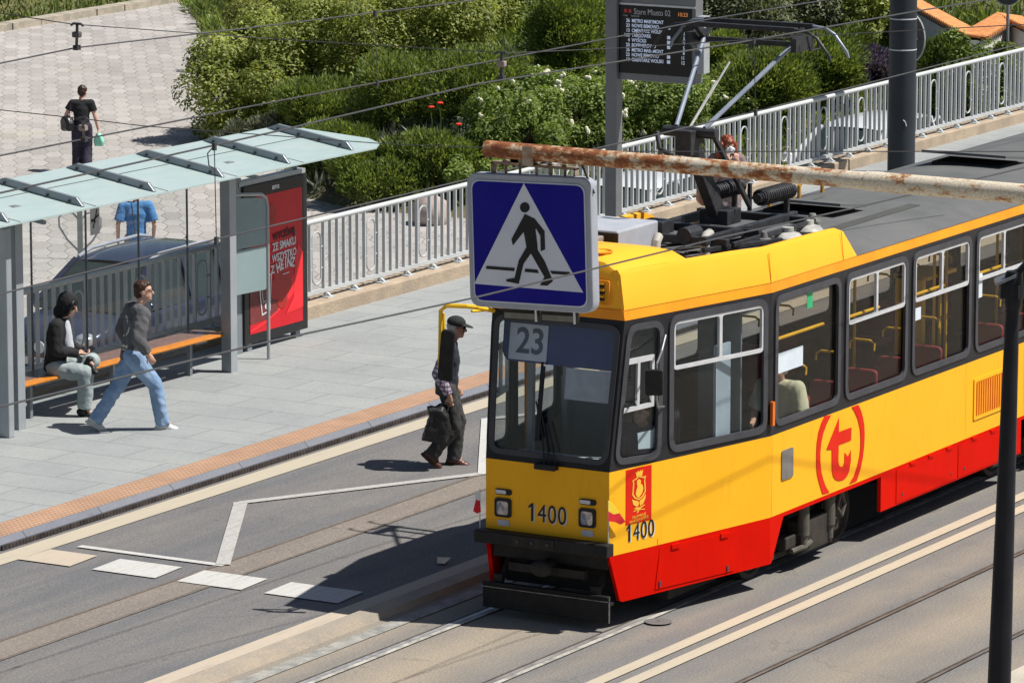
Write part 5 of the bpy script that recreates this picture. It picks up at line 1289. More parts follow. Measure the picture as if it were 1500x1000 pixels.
def hand(q, w, d, pn, side, curl=.6, s=1.):
    """palm, four fingers and a thumb; w wrist, d direction of the forearm, pn palm normal"""
    w = Vector(w); d = Vector(d).normalized(); pn = Vector(pn); pn = (pn-d*pn.dot(d)).normalized(); u = d.cross(pn)*side
    M_ = Matrix((u, d, pn)).transposed()
    q.sph(w+d*.045*s, (.040*s, .052*s, .020*s), 12, 8, M_)
    for k, ln in enumerate((.072, .082, .076, .058)):
        b = w+d*.085*s+u*(.030-.020*k)*s
        c1 = b+(d*cos(curl*.6)+pn*sin(curl*.6))*ln*.5*s; c2 = c1+(d*cos(curl*1.8)+pn*sin(curl*1.8))*ln*.5*s
        cap(q, b, c1, .0095*s, .0088*s, 8); cap(q, c1, c2, .0088*s, .0078*s, 8)
    t0 = w+d*.03*s+u*.032*s; t1 = t0+(d*.7+u*.6+pn*.35).normalized()*.042*s; t2 = t1+(d*.9+u*.1+pn*.4).normalized()*.032*s
    cap(q, t0, t1, .0125*s, .011*s, 8); cap(q, t1, t2, .011*s, .009*s, 8)
def head(q, c, f, up, s=1.):
    c = Vector(c); f = Vector(f).normalized(); up = Vector(up); up = (up-f*up.dot(f)).normalized(); l = up.cross(f)
    M_ = Matrix((f, l, up)).transposed(); P_ = lambda x, y, z: c+M_ @ Vector((x*s, y*s, z*s))
    q.sph(P_(-.008, 0, .03), (.098*s, .078*s, .092*s), 18, 12, M_); q.sph(P_(.025, 0, -.045), (.066*s, .060*s, .068*s), 16, 10, M_)
    q.sph(P_(.062, 0, -.085), (.028*s, .030*s, .022*s), 10, 6, M_)
    cap(q, P_(.088, 0, .018), P_(.108, 0, -.022), .010*s, .015*s, 8); q.sph(P_(.078, 0, -.058), (.016*s, .026*s, .010*s), 10, 6, M_)
    for sd in (-1, 1): q.sph(P_(.0, sd*.078, -.008), (.020*s, .010*s, .032*s), 10, 6, M_); q.sph(P_(.068, sd*.032, .035), (.022*s, .03*s, .012*s), 8, 6, M_)
    return P_, M_
SKIN = mat('skin', (.60, .37, .28), (.54, .32, .24), 9, .5); SKIND = mat('skin_tan', (.48, .28, .20), (.42, .23, .16), 9, .5)
EYE = mat('eye_dark', (.02, .015, .012), None, 5, .3)
def cloth(name, c1, c2, scale=7, rough=.85): return mat(name, c1, c2, scale, rough, bump=.25, bscale=45)
def person(label, loc, hdg, P, skin=SKIN):
    r = empty('person', loc, hdg, label, 'person')
    q = G()
    hf = P.get('face', (1, 0, 0)); hu = P.get('hup', (0, 0, 1)); hs = P.get('hs', 1.)
    pel, che, nk, hd = map(Vector, (P['pel'], P['che'], P['neck'], P['head']))
    cap(q, pel, pel.lerp(che, .5), .085, .075); cap(q, pel.lerp(che, .5), che, .075, .085); cap(q, che, nk, .07, .052); cap(q, nk-(hd-nk)*.1, hd-Vector(hu)*.05, .052, .05)
    cap(q, P['lsh'], P['rsh'], .055, .055)
    Pf, Mf = head(q, hd, hf, hu, hs)
    for sd in 'lr':
        limb(q, [P[sd+'sh'], P[sd+'el'], P[sd+'wr']], [.047, .038, .027])
        limb(q, [P[sd+'hip'], P[sd+'kn'], P[sd+'an']], [.075, .050, .034])
        an, toe = Vector(P[sd+'an']), Vector(P[sd+'toe']); cap(q, an, an.lerp(toe, .55), .030, .018)
        w, e = Vector(P[sd+'wr']), Vector(P[sd+'el'])
        hand(q, w, P.get(sd+'hd', w-e), P.get(sd+'pn', (0, 1 if sd == 'r' else -1, 0)), 1 if sd == 'l' else -1, P.get(sd+'curl', .6))
    b = link('body', remesh(q, .009, 3, name='body'), skin, r)
    q = G()
    for sd in (-1, 1): q.sph(Pf(.083, sd*.032, .016), (.006*hs, .008*hs, .004*hs), 8, 6, Mf)
    q.build('eye', EYE, r, smooth=True)
    q = G()
    for sd in (-1, 1): q.bar(Pf(.090, sd*.018, .036), Pf(.080, sd*.046, .036), .005, .004)
    q.build('eyebrow', mat('brow', (.05, .03, .02), None, 5, .8), r)
    r['pf'] = 0; del r['pf']
    return r, Pf, Mf
def trousers(r, P, m, rs=(.115, .088, .085), hem=.05, wob=.012, name='trousers', waist=.09, vox=.014, flare=0., waistr=.145):
    q = G(); pel = Vector(P['pel'])
    up = (Vector(P['che'])-pel).normalized(); M_ = Matrix((Vector((1, 0, 0)), Vector((0, 1, 0)), up)).transposed()
    q.sph(pel+up*.0, (.125, .175, .14), 16, 10, M_); cap(q, pel, pel+up*waist, waistr*.9, waistr*.88)
    for sd in 'lr':
        h, k, a = Vector(P[sd+'hip']), Vector(P[sd+'kn']), Vector(P[sd+'an']); e = a+(k-a).normalized()*(hem-.02)
        cap(q, h, k, rs[0], rs[1]); q.tube([k, e], [rs[1], rs[2]+flare], 14); q.sph(k, rs[1], 14, 8)
    return link(name, remesh(q, vox, 3, wob, name=name), m, r)
def shirt(r, P, m, sleeve=1., rs=(.150, .165), arm=(.075, .062, .05), hem=.10, wob=.010, name='shirt', vox=.013, depth=.78, cuff=.9):
    q = G(); pel, che, nk = Vector(P['pel']), Vector(P['che']), Vector(P['neck'])
    up = (che-pel).normalized(); sh = (Vector(P['lsh'])-Vector(P['rsh'])).normalized(); fw = sh.cross(up).normalized(); M_ = Matrix((fw, sh, up)).transposed()
    lo = pel-up*hem
    def ring_(c, a, b): return [c+fw*(a*cos(2*pi*k/18))+sh*(b*sin(2*pi*k/18)) for k in range(18)]
    secs = [(lo, rs[0]*depth*1.0, rs[0]*1.05), (pel+up*.05, rs[0]*depth*.98, rs[0]*1.0), (pel.lerp(che, .55), rs[0]*depth*.95, rs[0]*.98), (che, rs[1]*depth*.92, rs[1]*1.05), (che+up*.10, rs[1]*depth*.70, rs[1]*.95), (nk-up*.015, .068, .080)]
    vs = []
    for c, a, b in secs: vs += ring_(c, a, b)
    q.add(vs, [(i*18+k, i*18+(k+1) % 18, (i+1)*18+(k+1) % 18, (i+1)*18+k) for i in range(len(secs)-1) for k in range(18)]+[tuple(range(17, -1, -1)), tuple(range(5*18, 6*18))])
    cap(q, P['lsh'], P['rsh'], arm[0], arm[0])
    for sd in 'lr':
        s_, e, w = Vector(P[sd+'sh']), Vector(P[sd+'el']), Vector(P[sd+'wr'])
        if sleeve > .5: cap(q, s_, e, arm[0], arm[1]); q.tube([e, e.lerp(w, cuff)], [arm[1], arm[2]], 14); q.sph(e, arm[1], 14, 8)
        else: q.tube([s_, s_.lerp(e, sleeve*2)], [arm[0], arm[1]+.008], 14)
    return link(name, remesh(q, vox, 3, wob, name=name), m, r)
def shoes(r, P, m, L_=.27, sole=None, name='shoe'):
    for sd in 'lr':
        a, t = Vector(P[sd+'an']), Vector(P[sd+'toe']); d = (t-a).normalized(); upv = Vector(P.get(sd+'fup', (0, 0, 1)))
        s_ = d.cross(upv).normalized(); u = s_.cross(d); M_ = Matrix((d, s_, u)).transposed()
        q = G(); base = a-u*.055
        q.sph(base-d*.02+u*.012, (.065, .043, .05), 12, 8, M_); q.sph(base+d*.12+u*.0, (.085, .049, .036), 14, 8, M_); q.sph(base+d*.05+u*.012, (.09, .042, .048), 12, 8, M_); cap(q, base+u*.03, a+u*.02, .048, .045)
        o = link(name, remesh(q, .010, 3, name=name), m, r)
        if sole:
            q = G(); pts = [(-.085, -.02), (-.06, -.042), (.05, -.044), (.14, -.052), (.19, -.035), (.205, 0), (.19, .035), (.14, .052), (.05, .044), (-.06, .042), (-.085, .02)]
            q.prism(pts, base-u*.042, d, s_, u*.028); q.build('sole', sole, o)
def hair(r, Pf, Mf, m, s=1., back=.0, name='hair', top=.012, fringe=.05):
    q = G(); q.sph(Pf(-.022, 0, .052), (.100*s, .088*s, .088*s), 16, 10, Mf); q.sph(Pf(-.055, 0, .0), (.062*s, .080*s, .085*s), 14, 10, Mf)
    q.sph(Pf(.045, 0, .095), (.05*s, .06*s, .03*s), 10, 8, Mf)
    if back: q.sph(Pf(-.06, 0, -.09), (.055*s, .085*s, .11*s), 14, 10, Mf)
    return link(name, remesh(q, .010, 2, .010, 40, name=name), m, r)
def plaid(name):
    m, nt, out = new_mat(name)
    tc = N(nt, 'ShaderNodeTexCoord').outputs['Object']; sp = N(nt, 'ShaderNodeSeparateXYZ'); L(nt, tc, sp.inputs[0])
    def st(o, p, w): return math_(nt, 'LESS_THAN', math_(nt, 'FRACT', math_(nt, 'DIVIDE', o, p)), w)
    yx = math_(nt, 'ADD', sp.outputs[0], sp.outputs[1])
    a = st(sp.outputs[2], .052, .30); b = st(yx, .048, .30); w1 = st(sp.outputs[2], .052, .12)
    col = mixc(nt, a, (.42, .37, .45), (.10, .06, .13)); col = mixc(nt, math_(nt, 'MULTIPLY', b, .75), col, (.07, .045, .11)); col = mixc(nt, math_(nt, 'MULTIPLY', w1, .0), col, (.7, .7, .7))
    p = N(nt, 'ShaderNodeBsdfPrincipled', Roughness=.85); L(nt, col, p.inputs['Base Color']); L(nt, p.outputs[0], out.inputs[0]); return m
def printed(name, c1, c2, ink):
    """grey sweatshirt with an outlined graphic on its back"""
    m, nt, out = new_mat(name)
    tc = N(nt, 'ShaderNodeTexCoord').outputs['Object']; sp = N(nt, 'ShaderNodeSeparateXYZ'); L(nt, tc, sp.inputs[0])
    x, y, z = sp.outputs
    wob = math_(nt, 'MULTIPLY', math_(nt, 'SUBTRACT', noise_(nt, tc, 11, 3), .5), .09)
    r = math_(nt, 'SQRT', math_(nt, 'ADD', math_(nt, 'POWER', math_(nt, 'ADD', y, -.01), 2.), math_(nt, 'POWER', math_(nt, 'SUBTRACT', z, 1.21), 2.)))
    ringd = math_(nt, 'ABSOLUTE', math_(nt, 'ADD', math_(nt, 'SUBTRACT', r, .105), wob))
    rg = math_(nt, 'LESS_THAN', ringd, .009)
    gap = math_(nt, 'GREATER_THAN', noise_(nt, tc, 6, 2), .44); rg = math_(nt, 'MULTIPLY', rg, gap)
    z1 = math_(nt, 'ABSOLUTE', math_(nt, 'ADD', math_(nt, 'SUBTRACT', z, .985), wob)); ln = math_(nt, 'MULTIPLY', math_(nt, 'LESS_THAN', z1, .012), math_(nt, 'LESS_THAN', math_(nt, 'ABSOLUTE', y), .11))
    z2 = math_(nt, 'ABSOLUTE', math_(nt, 'ADD', math_(nt, 'SUBTRACT', z, .94), wob)); ln2 = math_(nt, 'MULTIPLY', math_(nt, 'LESS_THAN', z2, .006), math_(nt, 'LESS_THAN', math_(nt, 'ABSOLUTE', y), .10))
    k = math_(nt, 'MAXIMUM', math_(nt, 'MAXIMUM', rg, ln), ln2)
    k = math_(nt, 'MULTIPLY', k, math_(nt, 'LESS_THAN', x, .0))
    col = mixc(nt, ramp(nt, noise_(nt, tc, 8, 4), [(.35, (0, 0, 0)), (.65, (1, 1, 1))]), c1, c2)
    col = mixc(nt, math_(nt, 'MULTIPLY', k, .85), col, ink)
    p = N(nt, 'ShaderNodeBsdfPrincipled', Roughness=.9); L(nt, col, p.inputs['Base Color']); L(nt, p.outputs[0], out.inputs[0]); return m

JEANS = cloth('denim_blue', (.16, .26, .42), (.26, .37, .53), 5); JEANP = cloth('denim_pale', (.26, .31, .32), (.36, .41, .42), 5)
BLACKC = cloth('cloth_black', (.012, .012, .014), (.022, .022, .025), 8)
# --- walking man with grey sweatshirt
hR = RAD(-38)
P = dict(pel=(.04, 0, .89), che=(.09, 0, 1.25), neck=(.135, 0, 1.45), head=(.185, -.0, 1.59), face=(.90, -.42, .02), lsh=(.11, .20, 1.365), rsh=(.11, -.20, 1.365),
         lel=(.0, .28, 1.12), lwr=(.11, .26, .90), rel=(.01, -.29, 1.12), rwr=(.14, -.30, .91), lhip=(.06, .095, .86), rhip=(.02, -.095, .86),
         lkn=(-.10, .11, .50), lan=(-.38, .10, .14), ltoe=(-.27, .11, .06), rkn=(.27, -.10, .52), ran=(.36, -.10, .08), rtoe=(.51, -.11, .05), lpn=(0, -1, 0), rpn=(0, 1, 0), lcurl=.8, rcurl=.8)
r, Pf, Mf = person('young man walking past the bench in grey sweatshirt, blue jeans and white shoes', (44.12, 30.80, PZ), hR, P)
trousers(r, P, JEANS, (.118, .090, .080), -.015, .018)
sh = shirt(r, P, printed('sweatshirt_grey', (.115, .115, .125), (.075, .075, .082), (.60, .58, .50)), 1., (.175, .195), (.098, .082, .062), .08, .014, 'sweatshirt')
shoes(r, P, mat('shoe_white', (.66, .66, .65), (.55, .55, .54), 6, .5), sole=mat('sole_white', (.6, .6, .58), None, 5, .6))
hair(r, Pf, Mf, mat('hair_brown', (.035, .018, .012), (.06, .03, .02), 20, .5))
q = G()
for sd in (-1, 1):
    c = Pf(.098, sd*.034, .016); q.tube([c+Mf @ Vector((0, .024*cos(2*pi*k/10), .017*sin(2*pi*k/10))) for k in range(10)], .002, 5, True); q.tube([Pf(.096, sd*.058, .018), Pf(.0, sd*.084, .012)], .002, 5)
q.build('glasses', BLK, r)
# --- seated person in a black hooded jacket
bt = .57
P = dict(pel=(.02, 0, .58), che=(.06, 0, .98), neck=(.12, 0, 1.16), head=(.19, .02, 1.285), face=(.90, -.10, -.36), hup=(.36, 0, .93), lsh=(.08, .19, 1.07), rsh=(.08, -.19, 1.07),
         lel=(.10, .26, .80), lwr=(.30, .13, .72), rel=(.10, -.25, .80), rwr=(.31, .0, .73), lhip=(.05, .10, .56), rhip=(.05, -.10, .56),
         lkn=(.40, .26, .60), lan=(.45, -.10, .66), ltoe=(.56, -.19, .60), rkn=(.43, -.16, .53), ran=(.40, -.17, .10), rtoe=(.54, -.18, .05), lhd=(.9, -.3, -.1), rhd=(.9, .2, -.1), lpn=(0, -.3, 1), rpn=(.0, .3, 1), lcurl=1.0, rcurl=1.0)
sx, sy = 44.52, 32.15
hS = math.atan2(-.93, .36)
r, Pf, Mf = person('person sitting on the orange bench in black hooded jacket looking at a phone', (sx, sy, PZ-.02), hS, P)
trousers(r, P, JEANP, (.110, .095, .085), .03, .012, waistr=.14)
shirt(r, P, BLACKC, 1., (.165, .180), (.085, .075, .055), .06, .012, 'jacket')
shoes(r, P, mat('shoe_black', (.015, .014, .015), None, 6, .5))
q = G(); q.sph(Pf(-.035, 0, .025), (.125, .112, .135), 16, 10, Mf); q.sph(Pf(-.06, 0, -.10), (.10, .11, .10), 14, 10, Mf); link('hood', remesh(q, .012, 3, .008, 14, name='hood'), BLACKC, r)
q = G(); q.sph(Pf(.045, 0, .060), (.050, .078, .050), 12, 8, Mf)
for sd in (-1, 1): cap(q, Pf(.045, sd*.075, .05), Pf(.045, sd*.085, -.09), .028, .018)
link('hair', remesh(q, .010, 2, .008, 40, name='hair'), mat('hair_black', (.010, .009, .010), None, 20, .4), r)
q = G(); cap(q, (.13, 0, 1.08), (.165, 0, .80), .075, .085); link('t_shirt', remesh(q, .013, 2, .006, name='t_shirt'), cloth('tee_white', (.52, .54, .60), (.44, .46, .52)), r)
M4 = Matrix.Translation((sx, sy, PZ)) @ Matrix.Rotation(hS, 4, 'Z')
pc = M4 @ Vector((.415, .06, .735))
q = G(); q.box((-.07, -.035, -.005), (.07, .035, .005)); o = q.build('phone', BLK, bevel=.004); o.location = pc; o.rotation_euler = (RAD(20), RAD(-25), hS+.6)
tag(o, 'black phone held by the person on the bench', 'phone')
# --- old man with cap walking in front of the tram
hC = math.atan2(-.86, .50)
P = dict(pel=(-.01, 0, .90), che=(.02, 0, 1.24), neck=(.055, 0, 1.42), head=(.105, 0, 1.555), face=(1, -.08, -.12), lsh=(.02, .185, 1.345), rsh=(.02, -.185, 1.345),
         lel=(-.04, .24, 1.06), lwr=(.09, .22, .85), rel=(-.10, -.25, 1.08), rwr=(.03, -.23, .82), lhip=(0, .09, .87), rhip=(0, -.09, .87),
         lkn=(.12, .09, .47), lan=(.07, .09, .075), ltoe=(.21, .09, .045), rkn=(.08, -.09, .46), ran=(-.17, -.10, .16), rtoe=(-.06, -.10, .055), rfup=(.45, 0, .9), rpn=(.3, 1, 0), lcurl=1.1, rcurl=1.3, rhd=(.0, .05, -1))
cx_, cy_ = 44.68, 26.90
r, Pf, Mf = person('old man in black cap, sunglasses and dark vest crossing before the tram', (cx_, cy_, .012), hC, P, SKIND)
trousers(r, P, cloth('trousers_charcoal', (.038, .040, .042), (.055, .056, .058)), (.108, .086, .080), -.01, .015)
shirt(r, P, plaid('plaid_shirt'), 1., (.145, .160), (.080, .070, .056), .02, .010, 'shirt')
shirt(r, P, cloth('vest_dark', (.022, .026, .040), (.045, .052, .072), 11), .12, (.158, .172), (.092, .085, .05), .10, .014, 'vest')
shoes(r, P, mat('shoe_brown', (.10, .038, .028), (.14, .06, .045), 6, .35), sole=mat('sole_dark', (.05, .04, .035), None, 5, .7))
q = G(); q.sph(Pf(-.025, 0, .015), (.095, .086, .075), 14, 10, Mf); link('hair', remesh(q, .010, 2, .004, 30, name='hair'), mat('hair_grey', (.45, .44, .43), (.36, .35, .34), 20, .6), r)
q = G(); q.sph(Pf(-.012, 0, .062), (.108, .092, .075), 16, 10, Mf); M_ = Mf
vs_ = [Pf(.06+.125*cos(t)*1., .082*math.sin(t), .052-.022*cos(t)) for t in np.linspace(-1.5, 1.5, 13)]
q.prism([(0, 0)], (0, 0, 0), (1, 0, 0), (0, 1, 0), (0, 0, 1)) if False else None
for a, b in zip(vs_[:-1], vs_[1:]): q.add([Pf(.03, 0, .062), a, b, Pf(.03, 0, .048), a-cZ*.012, b-cZ*.012], [(0, 1, 2), (3, 5, 4), (0, 3, 4, 1), (1, 4, 5, 2), (2, 5, 3, 0)])
link('cap', remesh(q, .008, 1, name='cap'), cloth('cap_black', (.020, .021, .023), (.03, .031, .034)), r)
q = G(); q.sph(Pf(.088, -.032, .014), (.012, .03, .019), 10, 6, Mf); q.sph(Pf(.088, .032, .014), (.012, .03, .019), 10, 6, Mf)
for sd in (-1, 1): q.tube([Pf(.088, sd*.055, .018), Pf(.0, sd*.088, .012)], .004, 5)
q.build('glasses', BLK, r, smooth=True)
M4 = Matrix.Translation((cx_, cy_, .012)) @ Matrix.Rotation(hC, 4, 'Z')
def bag(name, pts, wob, loc, rot, m, label, cat, straps=None, dep_=.10):
    q = G(); n_ = len(pts); vs = []
    for t, s_ in ((-1, .72), (-.5, .95), (.5, .95), (1, .72)):
        cx0 = sum(p[0] for p in pts)/n_; cz0 = sum(p[1] for p in pts)/n_
        vs += [(cx0+(p[0]-cx0)*s_, t*dep_, cz0+(p[1]-cz0)*s_) for p in pts]
    q.add(vs, [(i*n_+k, i*n_+(k+1) % n_, (i+1)*n_+(k+1) % n_, (i+1)*n_+k) for i in range(3) for k in range(n_)]+[tuple(range(n_-1, -1, -1)), tuple(range(3*n_, 4*n_))])
    o = link(name, remesh(q, .012, 3, wob, 12, name=name), m); o.location = loc; o.rotation_euler = (0, 0, rot); tag(o, label, cat)
    if straps:
        q = G()
        for s_ in straps: q.tube(s_, .009, 6)
        q.build('strap', m, o, smooth=True)
    return o
bag('shopping_bag', [(-.20, -.42), (.10, -.45), (.16, -.30), (.13, -.10), (.06, -.02), (-.02, -.01), (-.13, -.02), (-.10, -.14), (-.15, -.25)], .014, M4 @ Vector((-.10, -.25, .74)), hC, mat('bag_black', (.014, .015, .016), (.028, .029, .03), 9, .45), 'black shopping bag carried by the old man with the cap', 'bag', [[(-.07, .03, -.06), (.02, .03, .0), (.13, .03, .01), (.10, .03, -.08)], [(-.07, -.03, -.06), (.02, -.02, .0), (.13, .02, .01), (.10, -.03, -.08)]], .075)
# --- woman in black walking away across the square
P = dict(pel=(0, 0, .88), che=(.02, 0, 1.20), neck=(.045, 0, 1.39), head=(.085, -.02, 1.51), face=(.9, -.3, -.25), lsh=(.02, .18, 1.31), rsh=(.02, -.18, 1.31),
         lel=(.02, .30, 1.08), lwr=(.18, .20, .98), rel=(.0, -.26, 1.03), rwr=(.03, -.31, .80), lhip=(0, .09, .85), rhip=(0, -.09, .85),
         lkn=(.05, .10, .46), lan=(.06, .10, .075), ltoe=(.2, .10, .045), rkn=(.06, -.09, .45), ran=(-.10, -.09, .12), rtoe=(.02, -.09, .05), rhd=(0, -.05, -1), rcurl=1.3)
wl = Vector((74.1, 52.75, GZ)); hW = AL+.08
r, Pf, Mf = person('woman in black top walking away over the paved square', wl, hW, P)
trousers(r, P, cloth('trousers_navy', (.022, .020, .036), (.035, .032, .052)), (.115, .098, .10), .0, .012)
shirt(r, P, BLACKC, .28, (.155, .162), (.075, .072, .05), .10, .008, 'top')
shoes(r, P, mat('shoe_black', (.015, .014, .015), None, 6, .5))
hair(r, Pf, Mf, mat('hair_dark_brown', (.03, .014, .012), (.05, .025, .02), 20, .45), 1.02)
M4 = Matrix.Translation(wl) @ Matrix.Rotation(hW, 4, 'Z')
bag('shoulder_bag', [(-.17, -.13), (.15, -.16), (.17, .06), (.08, .16), (-.10, .14), (-.18, .02)], .006, M4 @ Vector((-.02, .28, .92)), hW+.5, mat('bag_leather', (.012, .012, .013), (.025, .025, .027), 9, .35), 'black shoulder bag on the hip of the woman in black', 'bag', [[(-.10, 0, .12), (-.06, -.04, .34), (.0, -.08, .40), (.06, -.04, .32), (.08, 0, .13)]], .09)
bag('carrier_bag', [(-.09, -.26), (.08, -.27), (.11, -.15), (.05, -.04), (.01, .02), (-.03, .0), (-.07, -.06), (-.11, -.16)], .008, M4 @ Vector((.03, -.32, .735)), hW+1.2, mat('bag_mint', (.16, .55, .40), (.30, .66, .52), 11, .4), 'mint green plastic bag in the right hand of the woman in black', 'bag', None, .07)
# --- man in blue shirt below behind the car
P = dict(pel=(0, 0, .96), che=(.02, 0, 1.33), neck=(.04, 0, 1.53), head=(.07, 0, 1.66), lsh=(.02, .21, 1.45), rsh=(.02, -.21, 1.45),
         lel=(-.03, .30, 1.16), lwr=(.03, .30, .90), rel=(-.03, -.29, 1.15), rwr=(.06, -.27, .90), lhip=(0, .09, .92), rhip=(0, -.09, .92),
         lkn=(.1, .10, .5), lan=(.08, .10, .075), ltoe=(.22, .10, .045), rkn=(.03, -.10, .5), ran=(-.12, -.10, .10), rtoe=(.0, -.10, .05))
r, Pf, Mf = person('man in bright blue shirt standing behind the dark blue car', (63.0, 43.8, GZ), AL+.1, P)
trousers(r, P, cloth('trousers_grey', (.25, .245, .24), (.20, .195, .19)), (.118, .095, .09), .02, .01)
shirt(r, P, cloth('shirt_blue', (.09, .25, .52), (.06, .18, .40)), .4, (.165, .182), (.085, .082, .05), .09, .012, 'shirt')
shoes(r, P, mat('shoe_black', (.015, .014, .015), None, 6, .5)); hair(r, Pf, Mf, mat('hair_brown', (.035, .018, .012), None, 20, .5))
q = G(); q.tube([Vector((-.14, .08, 1.52)), Vector((-.165, .05, 1.3)), Vector((-.165, .03, 1.0))], .012, 6); q.build('strap', mat('strap_navy', (.04, .07, .14), None, 5, .7), r)
# --- red haired woman behind the pantograph
P = dict(pel=(0, 0, .86), che=(.02, 0, 1.18), neck=(.06, 0, 1.37), head=(.10, 0, 1.485), face=(.9, .25, -.35), lsh=(.02, .18, 1.28), rsh=(.02, -.18, 1.28),
         lel=(.06, .27, 1.02), lwr=(.20, .12, 1.24), rel=(.12, -.23, 1.02), rwr=(.24, -.03, 1.27), lhip=(0, .09, .83), rhip=(0, -.09, .83),
         lkn=(.05, .09, .45), lan=(.03, .09, .075), ltoe=(.17, .09, .045), rkn=(.03, -.09, .45), ran=(-.05, -.09, .08), rtoe=(.09, -.09, .045), lhd=(.1, -.1, 1), rhd=(-.1, .05, 1), lpn=(-1, 0, 0), rpn=(-1, .2, 0))
wl = Vector((59.15, 31.02, PZ)); hR2 = math.atan2(-.62, -.78)
r, Pf, Mf = person('red haired woman in mauve coat on the platform holding a white cloth to her face', wl, hR2, P)
MAU = cloth('coat_mauve', (.25, .19, .195), (.19, .145, .15))
trousers(r, P, MAU, (.13, .125, .12), .02, .01, name='skirt'); shirt(r, P, MAU, 1., (.165, .170), (.09, .078, .06), .18, .012, 'coat'); shoes(r, P, mat('shoe_brown', (.10, .038, .028), None, 6, .4))
RH = mat('hair_red', (.26, .06, .022), (.17, .035, .014), 22, .4); hair(r, Pf, Mf, RH, 1.10, 1.)
q = G()
for sd in (-1, 1): limb(q, [Pf(.01, sd*.085, .03), Pf(.02, sd*.115, -.12), Pf(.03, sd*.12, -.26)], [.045, .055, .03])
link('hair', remesh(q, .010, 2, .012, 30, name='hair'), RH, r)
q = G(); q.sph(Pf(.105, 0, -.02), (.035, .075, .06), 12, 8, Mf); o = link('cloth', remesh(q, .010, 2, .014, 25, name='cloth'), mat('tissue', (.70, .71, .74), None, 9, .8)); M4 = Matrix.Translation(wl) @ Matrix.Rotation(hR2, 4, 'Z'); o.matrix_world = M4; tag(o, 'white cloth held to the face of the red haired woman', 'cloth')
bag('handbag', [(-.18, -.22), (.16, -.22), (.18, .12), (.0, .20), (-.16, .14)], .006, M4 @ Vector((.10, -.34, .86)), hR2, mat('bag_tan', (.26, .11, .05), (.2, .08, .035), 7, .5), 'brown handbag on the arm of the red haired woman', 'bag', [[(-.1, 0, .14), (0, .05, .42), (.1, 0, .14)]], .08)
# --- passenger and driver in the tram
P = dict(pel=(0, 0, .50), che=(-.02, 0, .88), neck=(-.01, 0, 1.07), head=(.03, 0, 1.20), lsh=(-.02, .19, 1.0), rsh=(-.02, -.19, 1.0), lel=(.03, .27, .72), lwr=(.26, .17, .66), rel=(.03, -.27, .72), rwr=(.26, -.17, .66),
         lhip=(.02, .1, .48), rhip=(.02, -.1, .48), lkn=(.46, .12, .52), lan=(.42, .12, .10), ltoe=(.55, .12, .05), rkn=(.46, -.12, .52), ran=(.42, -.12, .10), rtoe=(.55, -.12, .05), rhd=(.9, .2, -.1))
r, Pf, Mf = person('passenger in pale green shirt seated by the first saloon window of the tram', (TO.x+3.30, TO.y-.80, .84), pi, P)
trousers(r, P, JEANS, (.11, .085, .075), .03, .01); shirt(r, P, cloth('shirt_lime', (.66, .72, .50), (.72, .76, .62)), .42, (.155, .168), (.085, .082, .05), .06, .01); shoes(r, P, mat('shoe_black', (.015, .014, .015), None, 6, .5)); hair(r, Pf, Mf, mat('hair_grey', (.45, .44, .43), None, 20, .6))
r, Pf, Mf = person('tram driver in dark blue jacket behind the windscreen', (TO.x+1.38, TO.y-.28, .66), pi, P)
trousers(r, P, BLACKC, (.11, .085, .075), .03, .01); shirt(r, P, cloth('jacket_navy', (.06, .07, .14), (.08, .09, .17)), 1., (.155, .168), (.08, .07, .05), .06, .01, 'jacket'); shoes(r, P, mat('shoe_black', (.015, .014, .015), None, 6, .5)); hair(r, Pf, Mf, mat('hair_brown', (.035, .018, .012), None, 20, .5))
# ------------------------------------------------------------------ vegetation
def leaf_mesh(name, cen, nrm, ln, wd, rs, upbias=0., along=False):
    """many separate rhombic leaves; nrm is the preferred facing (or growth direction if along)"""
    n = len(cen); r1 = rs.normal(size=(n, 3))
    if along:
        u = nrm+r1*.28; u /= np.linalg.norm(u, axis=1)[:, None]; w = np.cross(u, rs.normal(size=(n, 3))); w /= np.linalg.norm(w, axis=1)[:, None]
    else:
        f = nrm+r1*.55+np.array([0, 0, upbias]); f /= np.linalg.norm(f, axis=1)[:, None]
        u = np.cross(f, rs.normal(size=(n, 3))); u /= np.linalg.norm(u, axis=1)[:, None]; w = np.cross(f, u)
    ln = ln[:, None]; wd = wd[:, None]
    if along: p = [cen, cen+u*ln*.5+w*wd*.5, cen+u*ln, cen+u*ln*.5-w*wd*.5]
    else: p = [cen-u*ln*.5, cen+w*wd*.5, cen+u*ln*.5, cen-w*wd*.5]
    v = np.stack(p, 1).reshape(-1, 3)
    me = bpy.data.meshes.new(name); me.vertices.add(4*n); me.vertices.foreach_set('co', v.ravel().astype(np.float32))
    me.loops.add(4*n); me.loops.foreach_set('vertex_index', np.arange(4*n, dtype=np.int32))
    me.polygons.add(n); me.polygons.foreach_set('loop_start', np.arange(0, 4*n, 4, dtype=np.int32)); me.polygons.foreach_set('loop_total', np.full(n, 4, dtype=np.int32))
    me.update(calc_edges=True); me.validate(); return me
